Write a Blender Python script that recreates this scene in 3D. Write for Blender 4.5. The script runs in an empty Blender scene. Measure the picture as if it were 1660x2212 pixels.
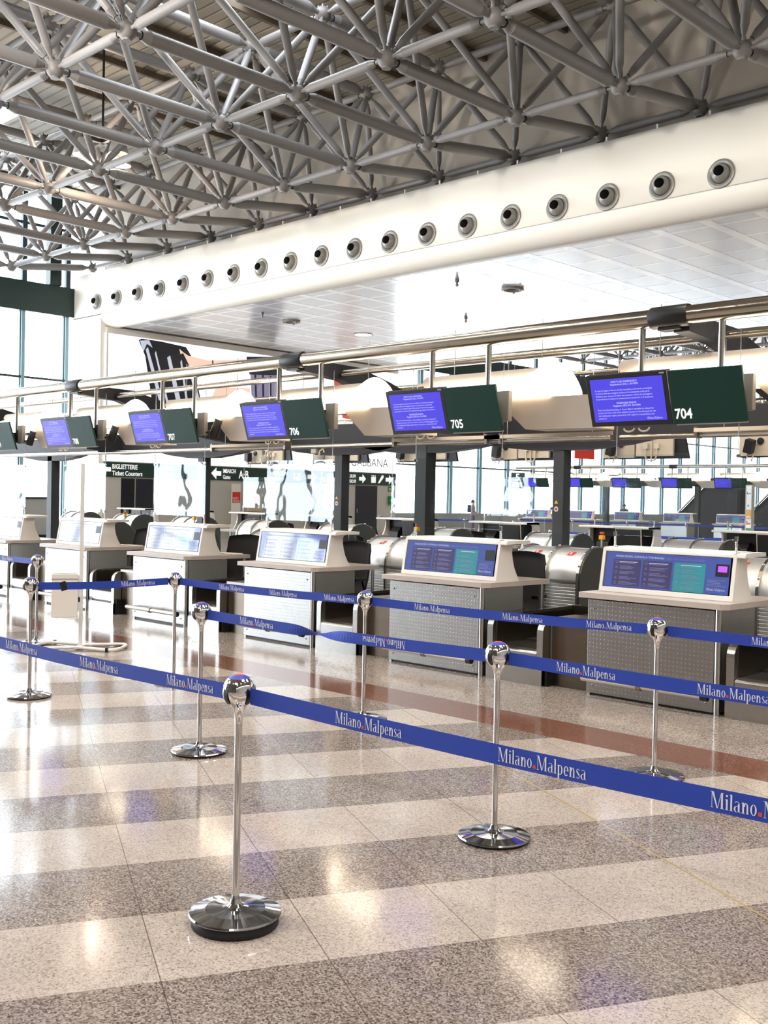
import bpy, math, random
from mathutils import Vector, Matrix
random.seed(7)
SC = bpy.context.scene
COL = SC.collection

# ------------------------------------------------------------------ camera, sky, lights, exposure
cam_d = bpy.data.cameras.new('camera'); cam = bpy.data.objects.new('camera', cam_d); COL.objects.link(cam)
cam_d.sensor_fit = 'HORIZONTAL'; cam_d.sensor_width = 36.0; cam_d.lens = 36.0*2279.67/1660
cam_d.clip_end = 300
_y, _p, _r = map(math.radians, (44.1529, -0.7565, 1.1142))
_w = Vector((-math.sin(_y)*math.cos(_p), math.cos(_y)*math.cos(_p), math.sin(_p)))
_rt = Vector((math.cos(_y), math.sin(_y), 0)); _up = _rt.cross(_w)
_R = _rt*math.cos(_r)+_up*math.sin(_r); _U = _up*math.cos(_r)-_rt*math.sin(_r)
cam.matrix_world = Matrix(((_R.x,_U.x,-_w.x,0),(_R.y,_U.y,-_w.y,0),(_R.z,_U.z,-_w.z,1.65),(0,0,0,1)))
SC.camera = cam
SC.view_settings.view_transform = 'Standard'; SC.view_settings.look = 'None'
SC.view_settings.gamma = 1.0; SC.view_settings.use_curve_mapping = False
SC.view_settings.exposure = 0.0
cy = SC.cycles
cy.use_denoising = True; cy.denoiser = 'OPENIMAGEDENOISE'
cy.max_bounces = 9; cy.diffuse_bounces = 4; cy.glossy_bounces = 5; cy.transmission_bounces = 6; cy.transparent_max_bounces = 16
cy.caustics_reflective = False; cy.caustics_refractive = False
cy.sample_clamp_indirect = 6.0; cy.blur_glossy = 0.5
world = bpy.data.worlds.new('sky'); SC.world = world; world.use_nodes = True
bg = world.node_tree.nodes['Background']; bg.inputs[0].default_value = (0.86, 0.93, 1.0, 1); bg.inputs[1].default_value = 10.0

def area(name, loc, target, sx, sy, power, color, portal=False, shape='RECTANGLE', spread=180):
    d = bpy.data.lights.new(name, 'AREA'); d.shape = shape; d.size = sx; d.size_y = sy
    d.energy = power; d.color = color; d.spread = math.radians(spread)
    o = bpy.data.objects.new(name, d); COL.objects.link(o); o.location = loc
    o.rotation_euler = (Vector(target)-Vector(loc)).to_track_quat('-Z', 'Y').to_euler()
    if portal: d.cycles.is_portal = True
    return o
# daylight enters through the two glass walls and the roof lights: portals guide its sampling
area('daylight_portal', (-36.6, -2, 6.6), (0, -2, 6.6), 44, 12.5, 1, (1,1,1), True)
area('daylight_portal', (-36.6, 62, 6.6), (0, 62, 6.6), 50, 12.5, 1, (1,1,1), True)
YB_ = 20.1
WARM = (1.0, 0.90, 0.78)
HALL_LAMPS = [(x, y) for y in (-6.5, 0.5, 6.6) for x in (3, -5, -13, -21, -29)]
for lx, ly in HALL_LAMPS:
    area('hall_lamp_light', (lx, ly, 11.4), (lx, ly+2.4, 0), 0.55, 0.55, 230, WARM, shape='DISK', spread=150)
for lx in (-2, -9, -16, -23, -30):          # spotlights in the truss aimed at the bulkhead
    area('wall_washer_light', (lx, 5.2, 9.0), (lx-1.5, YB_, 8.6), 0.5, 0.5, 215, (1.0, 0.94, 0.86), shape='DISK', spread=110)
for lx in (-13, -24):
    for ly in (44.5, 56.0):
        area('far_hall_lamp_light', (lx, ly, 11.4), (lx, ly, 0), 0.6, 0.6, 700, WARM, shape='DISK', spread=150)

# ------------------------------------------------------------------ materials
def node(nt, t, **kw):
    n = nt.nodes.new(t)
    for k, v in kw.items(): setattr(n, k, v)
    return n
def mth(nt, op, a, b=None, c=None):
    n = nt.nodes.new('ShaderNodeMath'); n.operation = op
    for i, v in enumerate((a, b, c)):
        if v is None: continue
        if isinstance(v, (int, float)): n.inputs[i].default_value = v
        else: nt.links.new(v, n.inputs[i])
    return n.outputs[0]
def mixc(nt, fac, a, b):
    n = nt.nodes.new('ShaderNodeMix'); n.data_type = 'RGBA'
    for s, v in ((0, fac), (6, a), (7, b)):
        if isinstance(v, (int, float)): n.inputs[s].default_value = v
        elif isinstance(v, tuple): n.inputs[s].default_value = (*v, 1) if len(v) == 3 else v
        else: nt.links.new(v, n.inputs[s])
    return n.outputs[2]
def srgb(r, g, b):
    f = lambda c: ((c/255)/12.92 if c/255 <= 0.04045 else ((c/255+0.055)/1.055)**2.4)
    return (f(r), f(g), f(b))
def mat(name, col, rough=0.5, metal=0.0, var=0.06, scale=6.0, emit=None, emit_s=0.0, spec=0.5, coat=0.0, bump=0.0, bscale=60.0, stretch=None):
    m = bpy.data.materials.new(name); m.use_nodes = True; nt = m.node_tree; b = nt.nodes['Principled BSDF']
    tc = node(nt, 'ShaderNodeTexCoord'); nz = node(nt, 'ShaderNodeTexNoise'); nz.inputs['Scale'].default_value = scale; nz.inputs['Detail'].default_value = 3
    src = tc.outputs['Object']
    if stretch:
        mp = node(nt, 'ShaderNodeMapping'); mp.inputs['Scale'].default_value = stretch; nt.links.new(src, mp.inputs[0]); src = mp.outputs[0]
    nt.links.new(src, nz.inputs['Vector'])
    lo = tuple(max(0, c*(1-var)) for c in col); hi = tuple(min(1, c*(1+var)) for c in col)
    nt.links.new(mixc(nt, nz.outputs['Fac'], lo, hi), b.inputs['Base Color'])
    b.inputs['Roughness'].default_value = rough; b.inputs['Metallic'].default_value = metal
    b.inputs['Specular IOR Level'].default_value = spec; b.inputs['Coat Weight'].default_value = coat; b.inputs['Coat Roughness'].default_value = 0.05
    if emit: b.inputs['Emission Color'].default_value = (*emit, 1); b.inputs['Emission Strength'].default_value = emit_s
    if bump:
        n2 = node(nt, 'ShaderNodeTexNoise'); n2.inputs['Scale'].default_value = bscale; nt.links.new(src, n2.inputs['Vector'])
        bp = node(nt, 'ShaderNodeBump'); bp.inputs['Strength'].default_value = bump; bp.inputs['Distance'].default_value = 0.01
        nt.links.new(n2.outputs['Fac'], bp.inputs['Height']); nt.links.new(bp.outputs[0], b.inputs['Normal'])
    return m
def glass(name, tint, refl=0.5, rough=0.02, clear=0.9):
    m = bpy.data.materials.new(name); m.use_nodes = True; nt = m.node_tree; nt.nodes.remove(nt.nodes['Principled BSDF'])
    out = nt.nodes['Material Output']
    tr = node(nt, 'ShaderNodeBsdfTransparent'); tr.inputs[0].default_value = (*tint, 1)
    gl = node(nt, 'ShaderNodeBsdfGlossy'); gl.inputs['Roughness'].default_value = rough; gl.inputs[0].default_value = (0.95, 0.97, 1, 1)
    lw = node(nt, 'ShaderNodeLayerWeight'); lw.inputs[0].default_value = 0.5
    fres = mth(nt, 'ADD', mth(nt, 'MULTIPLY', mth(nt, 'POWER', lw.outputs['Facing'], 5.0), 0.95), 0.045)
    nz = node(nt, 'ShaderNodeTexNoise'); nz.inputs['Scale'].default_value = 1.6
    tc = node(nt, 'ShaderNodeTexCoord'); nt.links.new(tc.outputs['Object'], nz.inputs['Vector'])
    bp = node(nt, 'ShaderNodeBump'); bp.inputs['Strength'].default_value = 0.25; bp.inputs['Distance'].default_value = 0.02
    nt.links.new(nz.outputs['Fac'], bp.inputs['Height']); nt.links.new(bp.outputs[0], gl.inputs['Normal'])
    mx = node(nt, 'ShaderNodeMixShader'); nt.links.new(mth(nt, 'MINIMUM', mth(nt, 'MULTIPLY', fres, refl*2), 1.0), mx.inputs[0])
    nt.links.new(tr.outputs[0], mx.inputs[1]); nt.links.new(gl.outputs[0], mx.inputs[2])
    nt.links.new(mx.outputs[0], out.inputs[0])
    return m

def granite():
    m = bpy.data.materials.new('polished_granite'); m.use_nodes = True; nt = m.node_tree; b = nt.nodes['Principled BSDF']
    geo = node(nt, 'ShaderNodeTexCoord'); sx = node(nt, 'ShaderNodeSeparateXYZ'); nt.links.new(geo.outputs['Object'], sx.inputs[0])
    X, Y = sx.outputs[0], sx.outputs[1]
    a = math.radians(63.2)
    u = mth(nt, 'ADD', mth(nt, 'MULTIPLY', X, -math.sin(a)), mth(nt, 'MULTIPLY', Y, math.cos(a)))     # across the stripes
    v = mth(nt, 'ADD', mth(nt, 'MULTIPLY', X, math.cos(a)), mth(nt, 'MULTIPLY', Y, math.sin(a)))      # along the stripes
    U = mth(nt, 'DIVIDE', mth(nt, 'SUBTRACT', u, 3.0), 0.592); V = mth(nt, 'DIVIDE', mth(nt, 'SUBTRACT', v, 0.474), 0.593)
    stripe = mth(nt, 'LESS_THAN', mth(nt, 'FRACT', mth(nt, 'MULTIPLY', U, 0.5)), 0.5)
    # each slab has its own slight tone
    cell = node(nt, 'ShaderNodeCombineXYZ'); nt.links.new(mth(nt, 'FLOOR', U), cell.inputs[0]); nt.links.new(mth(nt, 'FLOOR', V), cell.inputs[1])
    wn = node(nt, 'ShaderNodeTexWhiteNoise'); nt.links.new(cell.outputs[0], wn.inputs[0])
    v1 = node(nt, 'ShaderNodeTexVoronoi'); v1.inputs['Scale'].default_value = 150; nt.links.new(geo.outputs['Object'], v1.inputs['Vector'])
    n1 = node(nt, 'ShaderNodeTexNoise'); n1.inputs['Scale'].default_value = 120; n1.inputs['Detail'].default_value = 4; nt.links.new(geo.outputs['Object'], n1.inputs['Vector'])
    n2 = node(nt, 'ShaderNodeTexNoise'); n2.inputs['Scale'].default_value = 2.2; n2.inputs['Detail'].default_value = 5; nt.links.new(geo.outputs['Object'], n2.inputs['Vector'])
    vr = node(nt, 'ShaderNodeSeparateColor'); nt.links.new(v1.outputs['Color'], vr.inputs[0])
    rp = node(nt, 'ShaderNodeValToRGB'); nt.links.new(vr.outputs[0], rp.inputs[0])
    def ramp(r, stops):
        e = r.color_ramp.elements
        while len(e) < len(stops): e.new(0.5)
        for el, (p, c) in zip(e, stops): el.position = p; el.color = (*c, 1)
    ramp(rp, [(0.0, srgb(92,80,74)), (0.24, srgb(140,126,116)), (0.5, srgb(178,165,154)), (1.0, srgb(205,194,184))])
    rl = node(nt, 'ShaderNodeValToRGB'); nt.links.new(vr.outputs[0], rl.inputs[0])
    ramp(rl, [(0.0, srgb(150,135,125)), (0.16, srgb(186,170,158)), (0.5, srgb(203,188,176)), (1.0, srgb(216,203,192))])
    rd = node(nt, 'ShaderNodeValToRGB'); nt.links.new(vr.outputs[0], rd.inputs[0])
    ramp(rd, [(0.0, srgb(78,66,60)), (0.25, srgb(124,109,101)), (0.55, srgb(153,138,129)), (1.0, srgb(190,177,168))])
    rr = node(nt, 'ShaderNodeValToRGB'); nt.links.new(vr.outputs[0], rr.inputs[0])
    ramp(rr, [(0.0, srgb(98,62,48)), (0.4, srgb(128,86,70)), (1.0, srgb(156,112,94))])
    base = mixc(nt, stripe, rl.outputs[0], rd.outputs[0])
    # plain band by the desks, red border band
    plain = mth(nt, 'GREATER_THAN', Y, 6.62)
    base = mixc(nt, plain, base, rp.outputs[0])
    red = mth(nt, 'MULTIPLY', mth(nt, 'GREATER_THAN', Y, 6.12), mth(nt, 'LESS_THAN', Y, 6.62))
    base = mixc(nt, red, base, rr.outputs[0])
    tone = mth(nt, 'ADD', mth(nt, 'ADD', mth(nt, 'MULTIPLY', wn.outputs[0], 0.10), mth(nt, 'MULTIPLY', n1.outputs[0], 0.5)), mth(nt, 'MULTIPLY', n2.outputs[0], 0.24))
    tone = mth(nt, 'ADD', tone, 0.38)
    mul = node(nt, 'ShaderNodeMix'); mul.data_type = 'RGBA'; mul.blend_type = 'MULTIPLY'; mul.inputs[0].default_value = 1
    nt.links.new(base, mul.inputs[6]); cc = node(nt, 'ShaderNodeCombineXYZ')
    for i in range(3): nt.links.new(tone, cc.inputs[i])
    nt.links.new(cc.outputs[0], mul.inputs[7])
    # dark joints between slabs, one brass joint
    fv = mth(nt, 'ABSOLUTE', mth(nt, 'SUBTRACT', mth(nt, 'FRACT', mth(nt, 'ADD', V, 0.5)), 0.5))
    fu = mth(nt, 'ABSOLUTE', mth(nt, 'SUBTRACT', mth(nt, 'FRACT', mth(nt, 'ADD', U, 0.5)), 0.5))
    j = mth(nt, 'MAXIMUM', mth(nt, 'LESS_THAN', fv, 0.0036), mth(nt, 'MULTIPLY', mth(nt, 'LESS_THAN', fu, 0.0025), 0.6))
    fm = mth(nt, 'ABSOLUTE', mth(nt, 'SUBTRACT', mth(nt, 'FRACT', U), 0.5))
    j = mth(nt, 'MAXIMUM', j, mth(nt, 'MULTIPLY', mth(nt, 'LESS_THAN', fm, 0.0022), 0.45))
    j = mth(nt, 'MULTIPLY', j, mth(nt, 'LESS_THAN', Y, 6.12))
    c2 = mixc(nt, mth(nt, 'MULTIPLY', j, 0.75), mul.outputs[2], srgb(70,58,52))
    br = mth(nt, 'MULTIPLY', mth(nt, 'LESS_THAN', mth(nt, 'ABSOLUTE', mth(nt, 'SUBTRACT', v, 2.848)), 0.006), mth(nt, 'LESS_THAN', Y, 6.12))
    c3 = mixc(nt, br, c2, srgb(168,146,96))
    nt.links.new(c3, b.inputs['Base Color'])
    b.inputs['Roughness'].default_value = 0.14; b.inputs['Specular IOR Level'].default_value = 0.62
    nt.links.new(mth(nt, 'ADD', mth(nt, 'MULTIPLY', n2.outputs[0], 0.06), 0.085), b.inputs['Roughness'])
    return m

def dotted(name, ax, pitch=0.036, col=(0.41,0.40,0.385), rough=0.32, r=0.165, inv=1.0):
    """brushed stainless sheet with a grid of pressed dimples; ax = the two object axes of the sheet"""
    m = mat(name, col, rough, 1.0, 0.05, 3.0, stretch=(1, 1, 30)); nt = m.node_tree; b = nt.nodes['Principled BSDF']
    tc = node(nt, 'ShaderNodeTexCoord'); s = node(nt, 'ShaderNodeSeparateXYZ'); nt.links.new(tc.outputs['Object'], s.inputs[0])
    d = []
    for i in ax:
        f = mth(nt, 'SUBTRACT', mth(nt, 'FRACT', mth(nt, 'DIVIDE', s.outputs[i], pitch)), 0.5); d.append(mth(nt, 'MULTIPLY', f, f))
    h = mth(nt, 'SMOOTH_MIN', mth(nt, 'SQRT', mth(nt, 'ADD', d[0], d[1])), r, 0.1)
    bp = node(nt, 'ShaderNodeBump'); bp.inputs['Strength'].default_value = 0.8; bp.inputs['Distance'].default_value = 0.008*inv
    nt.links.new(h, bp.inputs['Height']); nt.links.new(bp.outputs[0], b.inputs['Normal'])
    return m
def striped(name, ax, pitch, col, rough, metal, depth=0.004, dirt=None):
    """sheet with parallel ribs at the given pitch along one object axis"""
    m = mat(name, col, rough, metal, 0.08, 2.0); nt = m.node_tree; b = nt.nodes['Principled BSDF']
    tc = node(nt, 'ShaderNodeTexCoord'); s = node(nt, 'ShaderNodeSeparateXYZ'); nt.links.new(tc.outputs['Object'], s.inputs[0])
    f = mth(nt, 'ABSOLUTE', mth(nt, 'SUBTRACT', mth(nt, 'FRACT', mth(nt, 'DIVIDE', s.outputs[ax], pitch)), 0.5))
    g = mth(nt, 'SMOOTHSTEP', f, 0.36, 0.47) if False else mth(nt, 'MINIMUM', mth(nt, 'MAXIMUM', mth(nt, 'MULTIPLY', mth(nt, 'SUBTRACT', f, 0.36), 9.0), 0.0), 1.0)
    bp = node(nt, 'ShaderNodeBump'); bp.inputs['Strength'].default_value = 0.8; bp.inputs['Distance'].default_value = depth; bp.invert = True
    nt.links.new(g, bp.inputs['Height']); nt.links.new(bp.outputs[0], b.inputs['Normal'])
    if dirt:
        old = b.inputs['Base Color'].links[0].from_socket
        gr = mth(nt, 'GREATER_THAN', f, 0.46)
        c = mixc(nt, mth(nt, 'MULTIPLY', gr, 0.55), old, dirt)
        nz = node(nt, 'ShaderNodeTexNoise'); nz.inputs['Scale'].default_value = 0.9; nz.inputs['Detail'].default_value = 6; nt.links.new(tc.outputs['Object'], nz.inputs['Vector'])
        st = mth(nt, 'MULTIPLY', mth(nt, 'GREATER_THAN', nz.outputs[0], 0.66), 0.35)
        nt.links.new(mixc(nt, st, c, srgb(120,84,56)), b.inputs['Base Color'])
    return m

M = {}
M['granite'] = granite()
M['chrome'] = mat('chrome', (0.80,0.80,0.80), 0.035, 1.0, 0.02)
M['chrome_b'] = mat('polished_base', (0.62,0.62,0.63), 0.06, 1.0, 0.02)
M['steel'] = mat('brushed_steel', (0.47,0.46,0.435), 0.27, 1.0, 0.06, 3, stretch=(1,1,20))
M['pipe'] = mat('satin_steel_pipe', (0.46,0.415,0.345), 0.2, 1.0, 0.06, 3, stretch=(0.3,12,12))
M['steel_dk'] = mat('dark_steel', (0.30,0.27,0.24), 0.33, 1.0, 0.08, 3)
M['dot_front'] = dotted('dimpled_steel_front', (0, 2))
M['dot_side'] = dotted('dimpled_steel_side', (1, 2), col=(0.60,0.59,0.57), rough=0.38, inv=-1.0)
M['perf'] = dotted('perforated_end_plate', (1, 2), 0.045, (0.16,0.17,0.16), 0.4, 0.25, -1.0)
M['slat'] = striped('slatted_aluminium', 2, 0.034, (0.76,0.76,0.75), 0.38, 0.75, 0.006)
M['alu'] = mat('aluminium_sheet', (0.78,0.77,0.75), 0.38, 0.75, 0.06, 4, stretch=(1,20,20))
M['laminate'] = mat('grey_beige_laminate', srgb(190,180,172), 0.32, 0, 0.04, 12)
M['edge'] = mat('laminate_edge', srgb(150,136,126), 0.4, 0, 0.04, 12)
M['white'] = mat('white_lacquer', srgb(238,234,228), 0.35, 0, 0.03, 4)
M['white2'] = mat('warm_white_panel', srgb(246,241,230), 0.5, 0, 0.02, 0.6)
M['cream'] = mat('cream_wall', srgb(184,176,164), 0.7, 0, 0.03, 0.5)
M['truss'] = mat('grey_paint', srgb(128,125,124), 0.42, 0, 0.06, 3)
M['truss_n'] = mat('node_paint', srgb(118,114,112), 0.45, 0, 0.08, 5)
M['deck'] = striped('profiled_roof_sheet', 1, 0.34, srgb(146,139,125), 0.55, 0, 0.05, srgb(76,66,54))
M['rust'] = mat('weathered_purlin', srgb(100,86,70), 0.7, 0, 0.25, 3)
M['ceil'] = mat('ceiling_tile', srgb(206,208,209), 0.22, 0, 0.02, 0.7, spec=0.7)
M['ceil_rib'] = mat('ceiling_rib', srgb(252,253,253), 0.2, 0, 0.02, 0.7, spec=0.75)
M['green'] = mat('dark_green_paint', srgb(24,46,42), 0.4, 0, 0.08, 3)
M['board'] = mat('green_board', srgb(16,56,48), 0.5, 0, 0.05, 3, spec=0.25)
M['mull'] = mat('blue_grey_mullion', srgb(128,160,172), 0.4, 0, 0.05, 3)
M['mull_dk'] = mat('dark_mullion', srgb(44,62,66), 0.4, 0, 0.05, 3)
M['anthra'] = mat('anthracite_paint', srgb(52,52,56), 0.5, 0, 0.06, 3, spec=0.25)
M['col_l'] = mat('column_paint', srgb(62,67,70), 0.45, 0, 0.06, 3, spec=0.3)
M['black'] = mat('black_plastic', srgb(20,20,21), 0.42, 0, 0.1, 8)
M['fabric'] = mat('black_fabric', srgb(24,23,24), 0.85, 0, 0.2, 60, bump=0.2, bscale=400)
M['rubber'] = mat('black_rubber', srgb(18,18,18), 0.6, 0, 0.1, 8)
M['belt'] = mat('blue_webbing', srgb(30,62,166), 0.6, 0, 0.08, 40, bump=0.15, bscale=600)
M['print'] = mat('white_print', srgb(222,224,232), 0.6, 0, 0.05, 30)
M['red'] = mat('red_print', srgb(214,66,48), 0.5, 0, 0.05, 20)
M['cap_blue'] = mat('blue_cap', srgb(62,74,178), 0.35, 0, 0.05, 20)
M['cap_red'] = mat('red_cap', srgb(216,66,44), 0.35, 0, 0.05, 20)
M['beige'] = mat('beige_metal', srgb(206,190,168), 0.5, 0, 0.05, 4)
M['tray'] = mat('beige_tray', srgb(196,184,170), 0.45, 0, 0.04, 4)
M['cable'] = mat('cream_conduit', srgb(214,202,182), 0.5, 0, 0.05, 6)
M['conv'] = mat('conveyor_belt', srgb(40,34,30), 0.5, 0, 0.1, 12)
M['bronze'] = mat('dark_bronze_sheet', (0.20,0.165,0.13), 0.28, 1.0, 0.08, 4, stretch=(1,1,10))
M['glow'] = mat('lit_diffuser', srgb(250,240,220), 0.5, 0, 0.02, 2, emit=(1.0,0.84,0.66), emit_s=6.5)
M['lamp'] = mat('lit_lamp', (1,1,1), 0.5, 0, 0.0, 2, emit=(1.0,0.84,0.64), emit_s=14)
M['scr'] = mat('blue_screen', srgb(40,30,120), 0.2, 0, 0.03, 2, emit=srgb(80,74,232), emit_s=0.85, spec=0.5)
M['scr_txt'] = mat('screen_text', srgb(160,160,255), 0.3, 0, 0.0, 2, emit=srgb(186,190,255), emit_s=0.9)
M['purple'] = mat('purple_screen', srgb(120,60,200), 0.2, 0, 0.02, 2, emit=srgb(180,90,250), emit_s=1.1)
M['p_blue'] = mat('poster_blue', srgb(58,82,172), 0.5, 0, 0.03, 4, coat=1.0)
M['p_ind'] = mat('poster_indigo', srgb(52,46,104), 0.5, 0, 0.03, 4, coat=1.0)
M['p_teal'] = mat('poster_teal', srgb(22,148,160), 0.5, 0, 0.03, 4, coat=1.0)
for k_ in ('p_blue', 'p_ind', 'p_teal'): M[k_].node_tree.nodes['Principled BSDF'].inputs['Coat IOR'].default_value = 1.95
M['p_txt'] = mat('poster_print', srgb(196,204,234), 0.5, 0, 0.03, 4)
M['p_dim'] = mat('poster_fine_print', srgb(122,128,176), 0.5, 0, 0.03, 4)
M['wallbox'] = mat('core_wall_panel', srgb(196,194,186), 0.6, 0, 0.04, 0.8)
M['door_dk'] = mat('dark_door', srgb(34,37,48), 0.45, 0, 0.06, 3)
M['shutter'] = striped('dark_shutter', 2, 0.09, srgb(30,32,40), 0.4, 0.3, 0.01)
M['sgreen'] = mat('sign_green', srgb(30,62,54), 0.45, 0, 0.05, 2)
M['swhite'] = mat('sign_white', srgb(240,244,244), 0.5, 0, 0.02, 2, emit=(1,1,1), emit_s=0.6)
M['ad_bg'] = mat('backlit_poster', srgb(244,248,252), 0.4, 0, 0.02, 0.3, emit=(0.95,0.98,1.0), emit_s=1.0)
M['ad_blk'] = mat('poster_black', srgb(30,32,38), 0.3, 0, 0.3, 1.2, emit=srgb(34,36,44), emit_s=0.4)
M['ad_sil'] = mat('poster_silver', srgb(196,206,220), 0.3, 0, 0.1, 1.2, emit=srgb(190,200,218), emit_s=0.6)
M['ad_skin'] = mat('poster_skin', srgb(240,206,188), 0.4, 0, 0.05, 1.2, emit=srgb(240,206,188), emit_s=0.7)
M['ad_navy'] = mat('poster_navy', srgb(44,46,60), 0.4, 0, 0.1, 1.2, emit=srgb(44,46,60), emit_s=0.5)
M['ad_stripe'] = mat('poster_lilac', srgb(150,144,176), 0.4, 0, 0.3, 4, emit=srgb(150,144,176), emit_s=0.5)
M['ad_red'] = mat('poster_red', srgb(206,92,72), 0.4, 0, 0.3, 6, emit=srgb(206,92,72), emit_s=0.6)
M['stick_r'] = mat('red_sticker', srgb(222,52,36), 0.4, 0, 0.05, 10)
M['orange'] = mat('orange_panel', srgb(236,166,40), 0.5, 0, 0.04, 4)
M['tgreen'] = mat('green_panel', srgb(36,136,72), 0.5, 0, 0.04, 4)
M['skin'] = mat('skin', srgb(196,150,126), 0.5, 0, 0.06, 20)
M['hair'] = mat('dark_hair', srgb(40,34,34), 0.6, 0, 0.2, 40)
M['shirt'] = mat('mauve_shirt', srgb(150,128,142), 0.8, 0, 0.15, 20)
M['trouser'] = mat('plum_trousers', srgb(110,72,104), 0.8, 0, 0.15, 20)
M['jacket'] = mat('navy_jacket', srgb(52,64,96), 0.8, 0, 0.15, 20)
M['paper'] = mat('paper', srgb(236,234,230), 0.6, 0, 0.03, 10)
M['window'] = glass('window_glass', (0.97,0.985,0.99), 0.5, 0.01)
M['plexi'] = glass('acrylic_sheet', (0.93,0.965,0.975), 0.62, 0.015)
M['lgrey'] = mat('light_grey_plastic', srgb(170,166,158), 0.45, 0, 0.05, 6)
M['nozzle'] = mat('grey_nozzle', srgb(146,144,139), 0.32, 0.25, 0.04, 8)
M['duct'] = mat('black_duct', srgb(8,8,8), 0.9, 0, 0.1, 8, spec=0.1)
M['yellow'] = mat('yellow_plastic', srgb(232,184,36), 0.4, 0, 0.05, 8)
M['backw'] = mat('brown_grey_wall', srgb(104,94,86), 0.7, 0, 0.05, 0.5)
M['boxgrey'] = mat('grey_brown_box', srgb(142,134,124), 0.5, 0, 0.05, 4)
M['railm'] = mat('satin_rail', (0.66,0.61,0.53), 0.38, 0.55, 0.05, 4, stretch=(0.3,20,20))
M['sill'] = mat('grey_sill', srgb(150,152,150), 0.5, 0, 0.05, 3)

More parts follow.
